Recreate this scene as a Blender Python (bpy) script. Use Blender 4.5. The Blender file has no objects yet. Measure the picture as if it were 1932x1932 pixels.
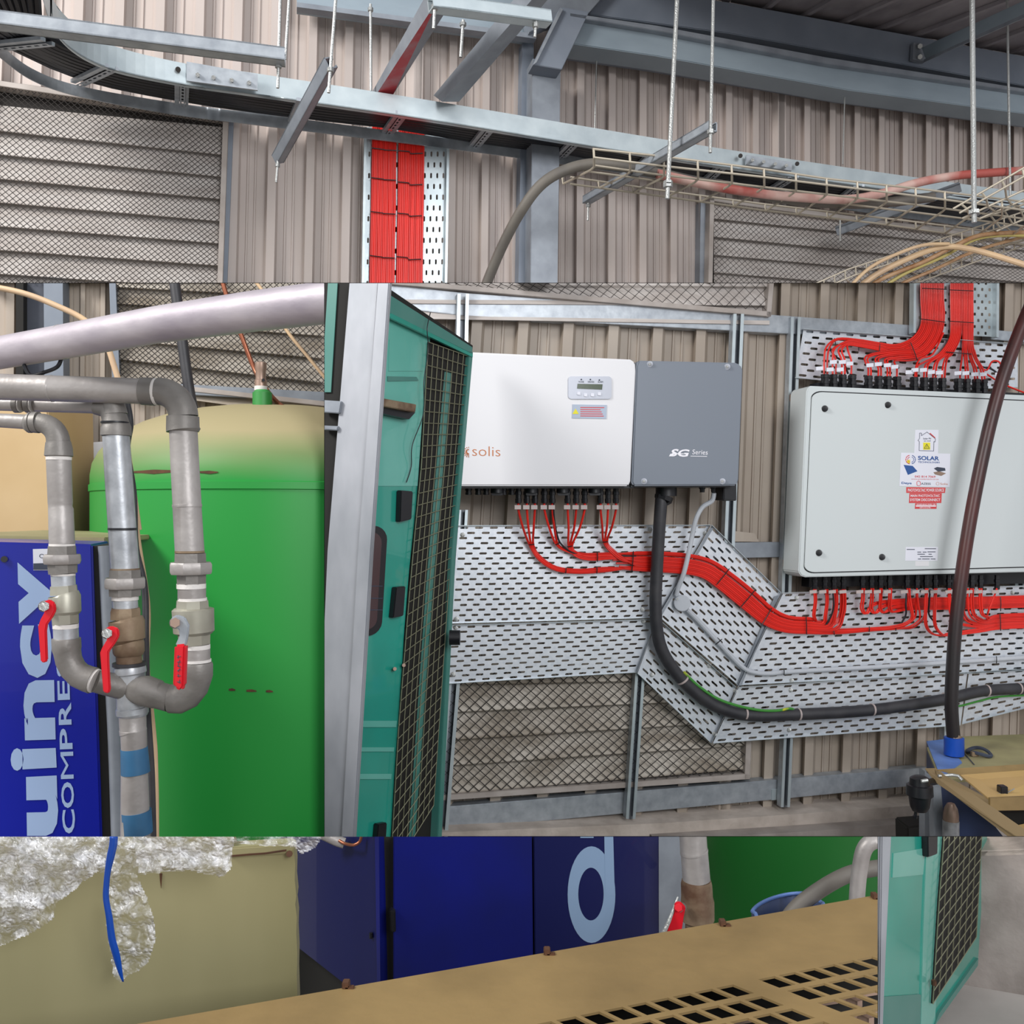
import bpy, bmesh, math, random
from mathutils import Vector, Matrix, noise
random.seed(7)
# ---------------------------------------------------------------- camera, world, lights
SC = bpy.context.scene
COL = SC.collection
F = 1673.2                      # focal length in pixels of the 1932 px frame
EYE = 1.7
cam_d = bpy.data.cameras.new('camera'); cam = bpy.data.objects.new('camera', cam_d); COL.objects.link(cam)
cam.location = (0, 0, EYE); cam.rotation_euler = (math.pi/2, 0, 0)
cam_d.sensor_width = 36; cam_d.lens = 36*F/1932; cam_d.clip_start = 0.05
SC.camera = cam
SC.view_settings.view_transform = 'Standard'; SC.view_settings.look = 'None'
SC.view_settings.gamma = 1; SC.view_settings.use_curve_mapping = False
SC.view_settings.exposure = 0.0
wd = bpy.data.worlds.new('world'); SC.world = wd; wd.use_nodes = True
_bg = wd.node_tree.nodes['Background']; _bg.inputs[0].default_value = (0.93, 0.96, 1.0, 1); _bg.inputs[1].default_value = 0.62
def area_light(name, loc, target, size, power, col=(1, 1, 1), sy=None):
    l = bpy.data.lights.new(name, 'AREA'); l.energy = power; l.size = size; l.color = col
    if sy: l.shape = 'RECTANGLE'; l.size_y = sy
    o = bpy.data.objects.new(name, l); COL.objects.link(o); o.location = loc
    o.rotation_euler = (Vector(target)-Vector(loc)).to_track_quat('-Z', 'Y').to_euler(); return o
area_light('skylight', (-3.6, 0.2, 4.6), (0.2, 3.6, 1.9), 1.3, 235, (1.0, 0.985, 0.96))
area_light('fill_light', (2.6, -2.2, 3.6), (1.4, 3.6, 1.4), 2.2, 190, (0.97, 0.98, 1.0))  # added fill lamp to brighten the right side; no such fixture is seen

# ---------------------------------------------------------------- placing
def P(x, y, d):                 # a point at distance d in front of the viewpoint
    return Vector(((x-966)/F*d, d, EYE+(966-y)/F*d))
class Plane:                    # an upright plane through two (x, distance) stations
    def __init__(s, a, b):
        A = P(a[0], 966, a[1]); B = P(b[0], 966, b[1]); s.A = A
        s.t = (B-A); s.t.z = 0; s.t.normalize()
        s.n = Vector((s.t.y, -s.t.x, 0))
        if s.n.dot(Vector((0, 0, EYE))-A) < 0: s.n = -s.n
    def __call__(s, x, y, off=0):
        r = P(x, y, 1)-Vector((0, 0, EYE)); k = ((s.A+s.n*off)-Vector((0, 0, EYE))).dot(s.n)/r.dot(s.n)
        return Vector((0, 0, EYE))+r*k
W = Plane((0, 3.31), (1932, 4.46))       # the clad wall
def G(x, y, z=0):                         # a point on the level z
    return P(x, y, (EYE-z)*F/(y-966))
def lerp(a, b, t): return a+(b-a)*t
def bil(q, u, v):                         # q: TL TR BR BL pixel corners
    a = (lerp(q[0][0], q[1][0], u), lerp(q[0][1], q[1][1], u)); b = (lerp(q[3][0], q[2][0], u), lerp(q[3][1], q[2][1], u))
    return (lerp(a[0], b[0], v), lerp(a[1], b[1], v))
def crom(pts, k=6):
    pts = [tuple(p) for p in pts]
    if len(pts) < 3: return pts
    out = []; n = len(pts); m = len(pts[0])
    for i in range(n-1):
        p0 = pts[max(i-1, 0)]; p1 = pts[i]; p2 = pts[i+1]; p3 = pts[min(i+2, n-1)]
        for j in range(k):
            t = j/k
            out.append(tuple(0.5*(2*p1[c]+(p2[c]-p0[c])*t+(2*p0[c]-5*p1[c]+4*p2[c]-p3[c])*t*t+(3*p1[c]-p0[c]-3*p2[c]+p3[c])*t**3) for c in range(m)))
    out.append(pts[-1]); return out
# ---------------------------------------------------------------- mesh building
CLIPS = {'A': [('y', 533.4, 1)], 'B': [('x', 611.6, 1), ('y', 534.4, 0)], 'B0': [('x', 611.6, 1), ('y', 534.4, 0)],
         'C': [('x', 612.4, 0), ('y', 534.4, 0)], 'CE': [('x', 612.4, 0), ('y', 534.4, 0), ('y', 1577.6, 1)],
         'D': [('y', 1578.6, 0), ('x', 1655.6, 1)], 'E': [('y', 1578.6, 0), ('x', 1656.4, 0)], None: []}
CLIP = None
class MB:
    def __init__(s): s.bm = bmesh.new()
    def face(s, vs):
        try: return s.bm.faces.new(vs)
        except ValueError: return None
    def poly(s, pts): return s.face([s.bm.verts.new(p) for p in pts])
    def prism(s, pts, back):              # pts polygon, back: vector or per-point list
        n = len(pts); bk = back if isinstance(back, list) else [p+back for p in pts]
        a = [s.bm.verts.new(p) for p in pts]; b = [s.bm.verts.new(p) for p in bk]
        s.face(a); s.face(b[::-1])
        for i in range(n): s.face([a[i], b[i], b[(i+1) % n], a[(i+1) % n]])
        return s
    def plate(s, pl, px, off, th):
        return s.prism([pl(x, y, off) for x, y in px], -pl.n*th)
    def box(s, c, sx, sy, sz, ax=None):
        ax = ax or (Vector((1, 0, 0)), Vector((0, 1, 0)), Vector((0, 0, 1))); c = Vector(c)
        q = [c+ax[0]*(i*sx/2)+ax[2]*(j*sz/2)-ax[1]*(sy/2) for i, j in ((-1, -1), (1, -1), (1, 1), (-1, 1))]
        return s.prism(q, ax[1]*sy)
    def bar(s, a, b, w, h, up=Vector((0, 0, 1))):
        a = Vector(a); b = Vector(b); t = (b-a).normalized(); r = t.cross(up).normalized(); u = r.cross(t)
        return s.prism([a+r*(i*w/2)+u*(j*h/2) for i, j in ((-1, -1), (1, -1), (1, 1), (-1, 1))], b-a)
    def channel(s, a, b, w, h, up, t=0.004):   # U section, open towards up, with in-turned lips
        a = Vector(a); b = Vector(b); d = (b-a).normalized(); r = d.cross(up).normalized(); u = r.cross(d)
        def piece(c, ww, hh): s.prism([a+c+r*(i*ww/2)+u*(j*hh/2) for i, j in ((-1, -1), (1, -1), (1, 1), (-1, 1))], b-a)
        piece(-u*(h/2-t/2), w, t)
        for k in (-1, 1):
            piece(r*k*(w/2-t/2), t, h); piece(r*k*(w/2-w*0.12)+u*(h/2-t/2), w*0.24, t)
        return s
    def tube(s, pts, r, n=8, caps=True, phase=0.0, up=None):
        pts = [Vector(p) for p in pts]; m = len(pts)
        rs = r if isinstance(r, (list, tuple)) else [r]*m
        t0 = None
        for i in range(m-1):
            if (pts[i+1]-pts[i]).length > 1e-7: t0 = (pts[i+1]-pts[i]).normalized(); break
        ref = up or (Vector((0, 0, 1)) if abs(t0.z) < 0.9 else Vector((1, 0, 0)))
        nn = (ref-t0*ref.dot(t0)).normalized(); rings = []; t = t0
        for i in range(m):
            a = pts[max(i-1, 0)]; b = pts[min(i+1, m-1)]
            if (b-a).length > 1e-7: t = (b-a).normalized()
            nn = (nn-t*nn.dot(t)).normalized(); bb = t.cross(nn)
            rings.append([s.bm.verts.new(pts[i]+(nn*math.cos(phase+2*math.pi*k/n)+bb*math.sin(phase+2*math.pi*k/n))*rs[i]) for k in range(n)])
        for i in range(m-1):
            for k in range(n): s.face([rings[i][k], rings[i][(k+1) % n], rings[i+1][(k+1) % n], rings[i+1][k]])
        if caps: s.face(rings[0][::-1]); s.face(rings[-1])
        return s
    def grid(s, fn, nu, nv):
        g = [[s.bm.verts.new(fn(i/nu, j/nv)) for i in range(nu+1)] for j in range(nv+1)]
        for j in range(nv):
            for i in range(nu): s.face([g[j][i], g[j][i+1], g[j+1][i+1], g[j+1][i]])
        return s
    def perf(s, fn, nu, nv, sw, sh, skip=None, tall=False):   # sheet with staggered slots as true holes
        for j in range(nv):
            v0, v1 = j/nv, (j+1)/nv; st = 0.5*(j % 2); edges = [0.0]
            i = 0
            while (i+st)/nu <= 1.0001:
                if (i+st)/nu > 0: edges.append((i+st)/nu)
                i += 1
            if edges[-1] < 0.9999: edges.append(1.0)
            for i in range(len(edges)-1):
                u0, u1 = edges[i], edges[i+1]
                full = abs((u1-u0)-1/nu) < 1e-6
                cu, cv = (u0+u1)/2, (v0+v1)/2
                if not full or (skip and skip(cu, cv)):
                    s.poly([fn(u0, v0), fn(u1, v0), fn(u1, v1), fn(u0, v1)]); continue
                hu, hv = (u1-u0)*sw/2, (v1-v0)*sh/2; c = 0.35
                o = [(u0, v0), (cu, v0), (u1, v0), (u1, cv), (u1, v1), (cu, v1), (u0, v1), (u0, cv)]
                if tall: k = [(cu-hu, cv-hv*0.75), (cu, cv-hv), (cu+hu, cv-hv*0.75), (cu+hu, cv), (cu+hu, cv+hv*0.75), (cu, cv+hv), (cu-hu, cv+hv*0.75), (cu-hu, cv)]
                else: k = [(cu-hu*0.8, cv-hv), (cu, cv-hv), (cu+hu*0.8, cv-hv), (cu+hu, cv), (cu+hu*0.8, cv+hv), (cu, cv+hv), (cu-hu*0.8, cv+hv), (cu-hu, cv)]
                O = [s.bm.verts.new(fn(*p)) for p in o]; K = [s.bm.verts.new(fn(*p)) for p in k]
                for q in range(8): s.face([O[q], O[(q+1) % 8], K[(q+1) % 8], K[q]])
        return s
    def diamonds(s, pl, q, nu, nv, off, r):
        def line(a, b):
            A = pl(*bil(q, *a), off); B = pl(*bil(q, *b), off); s.tube([A, B], r, 4, False)
        for sg in (1, -1):
            k = -nv if sg == 1 else 0
            for c in range(-nv, nu+nv+1):
                # u*nu - sg*v*nv = c
                pts = []
                for v in (0.0, 1.0):
                    u = (c+sg*v*nv)/nu
                    if 0 <= u <= 1: pts.append((u, v))
                for u in (0.0, 1.0):
                    v = (u*nu-c)/(sg*nv)
                    if 0 < v < 1: pts.append((u, v))
                if len(pts) >= 2: line(pts[0], pts[1])
        return s
    def text(s, body, fn, ext=None, bold=0.0, spacing=1.0, flip=False):   # fn(u,v): u along, v from top (0) to bottom (1) of the letters
        c = bpy.data.curves.new('t', 'FONT'); c.body = body; c.offset = bold; c.resolution_u = 3; c.space_character = spacing
        o = bpy.data.objects.new('t', c); COL.objects.link(o)
        dg = bpy.context.evaluated_depsgraph_get(); dg.update(); me = bpy.data.meshes.new_from_object(o.evaluated_get(dg))
        xs = [v.co.x for v in me.vertices]; ys = [v.co.y for v in me.vertices]
        x0, x1, y0, y1 = min(xs), max(xs), min(ys), max(ys)
        vs = [s.bm.verts.new(fn((v.co.x-x0)/(x1-x0), 1-(v.co.y-y0)/(y1-y0))) for v in me.vertices]
        for p in me.polygons: s.face([vs[i] for i in p.vertices])
        bpy.data.objects.remove(o); bpy.data.curves.remove(c); bpy.data.meshes.remove(me)
        return s
    def build(s, name, mat, parent=None, bevel=0, smooth=35, solid=0, origin=None, kind=None, clip='cur'):
        bm = s.bm
        bmesh.ops.remove_doubles(bm, verts=bm.verts, dist=1e-6)
        if bevel:
            ed = [e for e in bm.edges if len(e.link_faces) == 2 and e.calc_face_angle(0) > 0.6]
            bmesh.ops.bevel(bm, geom=ed, offset=bevel, segments=2, affect='EDGES', clamp_overlap=True)
        for ax, val, lo in CLIPS[CLIP if clip == 'cur' else clip]:
            if ax == 'y': n = Vector((0, -(966-val)/F, 1))        # z' - k*Y
            else: n = Vector((-1, (val-966)/F, 0))                # k*Y - X
            # lo=1 keeps the part above / left of the cut
            sgn = 1 if lo else -1
            co = Vector((0, 0, EYE)); d = [(v.co-co).dot(n)*sgn for v in bm.verts]
            if not d or min(d) >= 0: continue
            r = bmesh.ops.bisect_plane(bm, geom=bm.verts[:]+bm.edges[:]+bm.faces[:], plane_co=co, plane_no=n*sgn, clear_inner=True, clear_outer=False)
            ce = [e for e in r['geom_cut'] if isinstance(e, bmesh.types.BMEdge) and e.is_valid and len(e.link_faces) == 1]
            if ce and not solid:
                try: bmesh.ops.holes_fill(bm, edges=ce, sides=0)
                except Exception: pass
        if not bm.verts: bm.free(); return None
        bmesh.ops.recalc_face_normals(bm, faces=bm.faces)
        me = bpy.data.meshes.new(name)
        root = parent
        while root is not None and root.parent is not None: root = root.parent
        if root is not None: L = root.location.copy()
        elif origin is not None: L = Vector(origin)
        else:
            xs = [v.co for v in bm.verts]; L = Vector(((min(v.x for v in xs)+max(v.x for v in xs))/2, (min(v.y for v in xs)+max(v.y for v in xs))/2, min(v.z for v in xs)))
        bmesh.ops.translate(bm, verts=bm.verts, vec=-L)
        bm.to_mesh(me); bm.free()
        if smooth:
            me.shade_smooth(); me.set_sharp_from_angle(angle=math.radians(smooth))
        me.materials.append(mat)
        o = bpy.data.objects.new(name, me); COL.objects.link(o)
        if parent is None: o.location = L
        else: o.parent = parent
        if solid:
            m = o.modifiers.new('thickness', 'SOLIDIFY'); m.thickness = solid; m.offset = 0
        if kind: o['kind'] = kind
        return o
def thing(name, label, cat, loc, group=None, kind=None):
    o = bpy.data.objects.new(name, None); COL.objects.link(o); o.location = loc; o.empty_display_size = 0.1
    if kind: o['kind'] = kind
    if label: o['label'] = label
    if cat: o['category'] = cat
    if group: o['group'] = group
    return o
def tag(o, label, cat, group=None, kind=None):
    if o is None: return
    o['label'] = label
    if cat: o['category'] = cat
    if group: o['group'] = group
    if kind: o['kind'] = kind
    return o
# ---------------------------------------------------------------- materials
def hexc(h, k=1.0):
    c = [int(h[i:i+2], 16)/255 for i in (1, 3, 5)]
    return [min(1, (x/12.92 if x <= 0.04045 else ((x+0.055)/1.055)**2.4)*k) for x in c]
def mat(name, col, rough=0.5, metal=0.0, col2=None, scale=8, lo=0.35, hi=0.65, bump=0.0, bscale=60, kind='noise', stretch=(1, 1, 1), coat=0, spec=0.5, detail=4):
    m = bpy.data.materials.new(name); m.use_nodes = True; nt = m.node_tree; b = nt.nodes['Principled BSDF']
    b.inputs['Roughness'].default_value = rough; b.inputs['Metallic'].default_value = metal
    b.inputs['Coat Weight'].default_value = coat; b.inputs['Specular IOR Level'].default_value = spec
    c1 = hexc(col) if isinstance(col, str) else col
    b.inputs['Base Color'].default_value = (*c1, 1)
    tc = nt.nodes.new('ShaderNodeTexCoord'); mp = nt.nodes.new('ShaderNodeMapping'); nt.links.new(tc.outputs['Object'], mp.inputs[0]); mp.inputs['Scale'].default_value = stretch
    if col2:
        c2 = hexc(col2) if isinstance(col2, str) else col2
        if kind == 'noise':
            n = nt.nodes.new('ShaderNodeTexNoise'); n.inputs['Scale'].default_value = scale; n.inputs['Detail'].default_value = detail; out = n.outputs[0]
        else:
            n = nt.nodes.new('ShaderNodeTexVoronoi'); n.inputs['Scale'].default_value = scale; sp = nt.nodes.new('ShaderNodeSeparateColor'); nt.links.new(n.outputs['Color'], sp.inputs[0]); out = sp.outputs[0]
        nt.links.new(mp.outputs[0], n.inputs['Vector'])
        r = nt.nodes.new('ShaderNodeValToRGB'); r.color_ramp.elements[0].position = lo; r.color_ramp.elements[1].position = hi
        r.color_ramp.elements[0].color = (*c1, 1); r.color_ramp.elements[1].color = (*c2, 1)
        nt.links.new(out, r.inputs[0]); nt.links.new(r.outputs[0], b.inputs['Base Color'])
    if bump:
        n2 = nt.nodes.new('ShaderNodeTexNoise'); n2.inputs['Scale'].default_value = bscale; nt.links.new(mp.outputs[0], n2.inputs['Vector'])
        bp = nt.nodes.new('ShaderNodeBump'); bp.inputs['Strength'].default_value = bump; bp.inputs['Distance'].default_value = 0.004
        nt.links.new(n2.outputs[0], bp.inputs['Height']); nt.links.new(bp.outputs[0], b.inputs['Normal'])
    return m
M = {}
M['clad'] = mat('cladding_paint', '#bdb1ab', 0.5, 0, '#b1a59e', 2, stretch=(3, 3, 0.5))
M['clad_c'] = mat('cladding_paint_lower', '#b2a699', 0.5, 0, '#9f9285', 1.6, stretch=(2.5, 2.5, 0.8))
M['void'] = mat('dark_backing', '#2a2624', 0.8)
M['slat'] = mat('louvre_paint', '#d0c9c4', 0.5, 0, '#bdb4ae', 5, stretch=(1, 1, 4), bump=0.1)
M['slat_dusty'] = mat('dusty_louvre_paint', '#c9c0b4', 0.6, 0, '#978b7c', 4, stretch=(1, 1, 3), bump=0.2)
M['frame'] = mat('louvre_frame_paint', '#b3aaa4', 0.5, 0, '#9c928b', 9)
M['wire'] = mat('mesh_wire', '#3c3836', 0.6, 0.1)
M['galv'] = mat('galvanised_steel', '#b4bac0', 0.42, 0.45, '#969ca4', 26, 0.3, 0.75, 0.06, 90)
M['galv_lt'] = mat('bright_galvanised_steel', '#c9d3d6', 0.36, 0.5, '#aab6bc', 14, 0.2, 0.9, 0.04, 60)
M['galv_dk'] = mat('dark_galvanised_steel', '#959ba3', 0.5, 0.35, '#7d828a', 12, 0.3, 0.75, 0.08, 60)  # darker galvanised tone, also used for the painted shadow line at the mitres
M['galv_tray'] = mat('perforated_tray_steel', '#cdd3db', 0.38, 0.4, '#e2e5ea', 60, 0.3, 0.8, 0.04, 200)
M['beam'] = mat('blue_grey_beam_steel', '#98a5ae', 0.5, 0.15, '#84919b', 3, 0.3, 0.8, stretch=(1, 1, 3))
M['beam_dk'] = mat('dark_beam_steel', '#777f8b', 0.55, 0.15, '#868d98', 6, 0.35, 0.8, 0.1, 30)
M['roof'] = mat('roof_sheet_underside', '#9b9497', 0.6, 0.0, '#857e82', 4, stretch=(3, 1, 3))
M['redpaint'] = mat('red_primer_on_steel', '#b83a42', 0.5, 0.1, '#a39398', 9, 0.5, 0.85, 0.1, 40)
M['red'] = mat('red_cable_sheath', '#e2261a', 0.38, 0)
M['red2'] = mat('deep_red_cable_sheath', '#cf1f14', 0.38, 0)
M['blk'] = mat('black_plastic', '#15151a', 0.4)
M['rub'] = mat('black_rubber', '#2b2b30', 0.5, 0, '#3a393c', 14)
M['cablk'] = mat('black_cable_sheath', '#15151c', 0.45)
M['greyhose'] = mat('dusty_grey_conduit', '#6d675f', 0.6, 0, '#4e4b49', 5, 0.4, 0.7)
M['rod'] = mat('zinc_threaded_rod', '#a7a8a6', 0.4, 0.6, bump=0.4, bscale=200)
M['basket'] = mat('zinc_plated_wire', '#b6ac9b', 0.5, 0.35)
M['cream'] = mat('cream_cable_sheath', '#d3b48d', 0.5, 0, '#bfa183', 9)
M['pinkish'] = mat('red_stained_white_conduit', '#c9a79d', 0.5, 0, '#a9524a', 4, 0.42, 0.6)
M['brown'] = mat('brown_cable_sheath', '#8f633c', 0.5, 0, '#b99570', 14)
M['yel'] = mat('yellow_cable_sheath', '#b7a763', 0.5)
M['pipe'] = mat('dull_galvanised_pipe', '#8b8582', 0.45, 0.35, '#b3aeab', 9, 0.3, 0.72, 0.3, 50)
M['pipe_lt'] = mat('painted_silver_pipe', '#bdb5ba', 0.5, 0.25, '#968d97', 5, 0.3, 0.75, 0.1, 30, stretch=(1, 3, 3))
M['pipe_brt'] = mat('bright_galvanised_pipe', '#c2c5c9', 0.38, 0.5, '#9a9da2', 30, 0.3, 0.7, 0.1, 80)
M['fitting'] = mat('cast_pipe_fitting', '#8b8783', 0.5, 0.4, '#77736f', 12, bump=0.2, bscale=80)
M['ptfe'] = mat('white_thread_seal', '#d9d4d0', 0.6, bump=0.3, bscale=90)
M['rusty'] = mat('rusty_brass_fitting', '#8d7a63', 0.6, 0.3, '#5c4130', 18, 0.4, 0.7, 0.3, 60)
M['valvebody'] = mat('nickel_valve_body', '#a9a698', 0.42, 0.4, '#908c80', 12)
M['handle'] = mat('red_valve_grip', '#cf1626', 0.35, 0)
M['blueband'] = mat('blue_painted_band', '#33688f', 0.5, 0.1, '#274d6c', 8)
M['copper'] = mat('copper_tube', '#9c5f47', 0.35, 0.7)
M['brass'] = mat('dull_brass', '#a38a7b', 0.4, 0.5)
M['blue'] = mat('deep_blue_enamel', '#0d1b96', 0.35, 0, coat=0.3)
M['blue_dim'] = mat('dim_blue_enamel', '#0b1572', 0.4, 0, '#0d1558', 3, coat=0.1)  # darker copy of the deep blue; the strip's dim light is in the colour
M['letter_dim'] = mat('dim_blue_lettering', '#7f97b4', 0.5)  # lettering colour darkened to carry the same dim light
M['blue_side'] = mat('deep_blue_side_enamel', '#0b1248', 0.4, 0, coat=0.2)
M['letter'] = mat('pale_blue_lettering', '#9db4d8', 0.5)
M['beige'] = mat('beige_panel', '#bda27a', 0.5, 0, '#b3976d', 3)
M['white'] = mat('white_powder_coat', '#dcdbde', 0.4)
M['white_box'] = mat('pale_grey_powder_coat', '#c9cfd0', 0.45)
M['sg'] = mat('grey_powder_coat', '#747b86', 0.45)
M['panelgrey'] = mat('silver_panel', '#a9acb6', 0.35, 0.2)
M['lcd'] = mat('lcd_glass', '#3d4a35', 0.2)
M['sticker'] = mat('white_sticker', '#dfe0ea', 0.5)
M['stickblue'] = mat('pale_blue_sticker', '#a9b4c6', 0.5)
M['orange'] = mat('orange_print', '#c0703a', 0.5)
M['ink'] = mat('dark_print', '#3b4252', 0.6)
M['inkblue'] = mat('blue_print', '#2b5494', 0.6)
M['inkred'] = mat('red_print', '#cf4a4c', 0.6)
M['inkwhite'] = mat('white_print', '#eceaf0', 0.6)
M['inkyel'] = mat('yellow_print', '#e3d92f', 0.6)
M['teal'] = mat('teal_enamel', '#1f9a88', 0.22, 0, '#2c8878', 2, coat=0.6)
M['teal_lt'] = mat('pale_teal_enamel', '#68b3a5', 0.25, 0, '#58a698', 2, coat=0.6)
M['teal_dk'] = mat('dusty_teal_enamel', '#4b7f76', 0.4, 0, '#3c7a70', 5, coat=0.2)
M['grille'] = mat('brass_grille_wire', '#8c8b72', 0.45, 0.5)
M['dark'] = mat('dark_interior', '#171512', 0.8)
M['post'] = mat('galvanised_post', '#aeb0b6', 0.5, 0.35, '#8d9197', 9, 0.3, 0.75, 0.1, 30, stretch=(1, 1, 0.4))
M['concrete'] = mat('concrete', '#a39a94', 0.85, 0, '#8d847e', 7, bump=0.6, bscale=40)
M['floor'] = mat('floor_concrete', '#c4bdb8', 0.7, 0, '#b0a9a4', 3, bump=0.2, bscale=30)
M['slate'] = mat('dark_slate_steel', '#4b4f5a', 0.5, 0.1, '#3c404b', 5)
M['conc_lt'] = mat('lit_concrete_top', '#c6bab0', 0.85, 0, '#ab9f95', 9, bump=0.6, bscale=40)  # paler concrete copy; light on the upward faces is put into the colour
M['tan'] = mat('tan_enamel', '#8a7249', 0.6, 0, '#75603c', 7, 0.35, 0.7, 0.2, 60)
M['tan_lt'] = mat('clean_tan_enamel', '#c2a26c', 0.42, 0, '#b99a62', 3)
M['tan_dk'] = mat('tan_steel_frame', '#8a7656', 0.45)
M['dustgreen'] = mat('dusty_yellow_top', '#a39c72', 0.7, 0, '#928b66', 6, bump=0.2)
M['bluecap'] = mat('blue_plastic', '#1649a8', 0.3)
M['bluelt'] = mat('light_blue_enamel', '#6d8fd0', 0.5, 0, '#5571ab', 6)
M['bluefr'] = mat('slate_blue_enamel', '#3b4a70', 0.4, 0, '#2d3a5c', 5)
M['creambox'] = mat('dusty_cream_cabinet', '#9c9571', 0.5, 0, '#7f7954', 2.2, 0.35, 0.75, stretch=(1.6, 1.6, 0.35))
M['rust'] = mat('rust', '#43291a', 0.8, 0, '#5c3a22', 30)
M['greenstripe'] = mat('earth_wire_green', '#3f8a35', 0.5, 0, '#c7c52e', 4, 0.5, 0.52)
M['glassdk'] = mat('brown_tinted_window', '#4a3436', 0.15, 0.1)
M['whitepvc'] = mat('white_conduit', '#b9bdc4', 0.4)
M['sleeve'] = mat('dark_red_sleeved_hose', '#1f1a1c', 0.4, 0, '#4b1f1c', 3, 0.45, 0.65, stretch=(2, 2, 0.5))
M['tie'] = mat('clear_cable_tie', '#b3a5a2', 0.3)
def green_tank_mat():
    m = mat('green_tank_paint', '#1d9a35', 0.5, 0); nt = m.node_tree; b = nt.nodes['Principled BSDF']
    tc = nt.nodes.new('ShaderNodeNewGeometry'); sp = nt.nodes.new('ShaderNodeSeparateXYZ'); nt.links.new(tc.outputs['Position'], sp.inputs[0])
    n = nt.nodes.new('ShaderNodeTexNoise'); n.inputs['Scale'].default_value = 3; nt.links.new(tc.outputs['Position'], n.inputs['Vector'])
    a = nt.nodes.new('ShaderNodeMath'); a.operation = 'MULTIPLY_ADD'; a.inputs[1].default_value = 0.06; nt.links.new(n.outputs[0], a.inputs[0]); nt.links.new(sp.outputs['Z'], a.inputs[2])
    r = nt.nodes.new('ShaderNodeValToRGB'); mr = nt.nodes.new('ShaderNodeMapRange'); mr.inputs[1].default_value = 1.80; mr.inputs[2].default_value = 2.0
    nt.links.new(a.outputs[0], mr.inputs[0]); nt.links.new(mr.outputs[0], r.inputs[0])
    e = r.color_ramp.elements; e[0].position = 0.05; e[0].color = (*hexc('#1f8c36'), 1); e[1].position = 0.8; e[1].color = (*hexc('#a0946f'), 1)
    x = e.new(0.45); x.color = (*hexc('#6f8450'), 1)
    nt.links.new(r.outputs[0], b.inputs['Base Color'])
    r2 = nt.nodes.new('ShaderNodeMapRange'); r2.inputs[3].default_value = 0.45; r2.inputs[4].default_value = 0.8; nt.links.new(mr.outputs[0], r2.inputs[0]); nt.links.new(r2.outputs[0], b.inputs['Roughness'])
    return m
M['tank'] = green_tank_mat()
def wrap_mat():
    m = bpy.data.materials.new('bubble_wrap_film'); m.use_nodes = True; nt = m.node_tree; b = nt.nodes['Principled BSDF']
    b.inputs['Base Color'].default_value = (0.9, 0.9, 0.93, 1); b.inputs['Roughness'].default_value = 0.1; b.inputs['Alpha'].default_value = 0.38
    b.inputs['Coat Weight'].default_value = 0.8; b.inputs['Coat Roughness'].default_value = 0.08; b.inputs['Specular IOR Level'].default_value = 1.0
    tc = nt.nodes.new('ShaderNodeTexCoord'); v = nt.nodes.new('ShaderNodeTexVoronoi'); v.inputs['Scale'].default_value = 150; nt.links.new(tc.outputs['Object'], v.inputs['Vector'])
    n = nt.nodes.new('ShaderNodeTexNoise'); n.inputs['Scale'].default_value = 38; n.inputs['Detail'].default_value = 6; nt.links.new(tc.outputs['Object'], n.inputs['Vector'])
    a = nt.nodes.new('ShaderNodeMath'); a.operation = 'SUBTRACT'; nt.links.new(n.outputs[0], a.inputs[0]); nt.links.new(v.outputs[0], a.inputs[1])
    bp = nt.nodes.new('ShaderNodeBump'); bp.inputs['Strength'].default_value = 1.0; bp.inputs['Distance'].default_value = 0.008; nt.links.new(a.outputs[0], bp.inputs['Height']); nt.links.new(bp.outputs[0], b.inputs['Normal'])
    n3 = nt.nodes.new('ShaderNodeTexNoise'); n3.inputs['Scale'].default_value = 55; n3.inputs['Detail'].default_value = 5; nt.links.new(tc.outputs['Object'], n3.inputs['Vector'])
    mr = nt.nodes.new('ShaderNodeMapRange'); mr.inputs[1].default_value = 0.38; mr.inputs[2].default_value = 0.68; mr.inputs[3].default_value = 0.08; mr.inputs[4].default_value = 0.8
    nt.links.new(n3.outputs[0], mr.inputs[0]); nt.links.new(mr.outputs[0], b.inputs['Alpha'])
    return m
M['wrap'] = wrap_mat()
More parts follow.
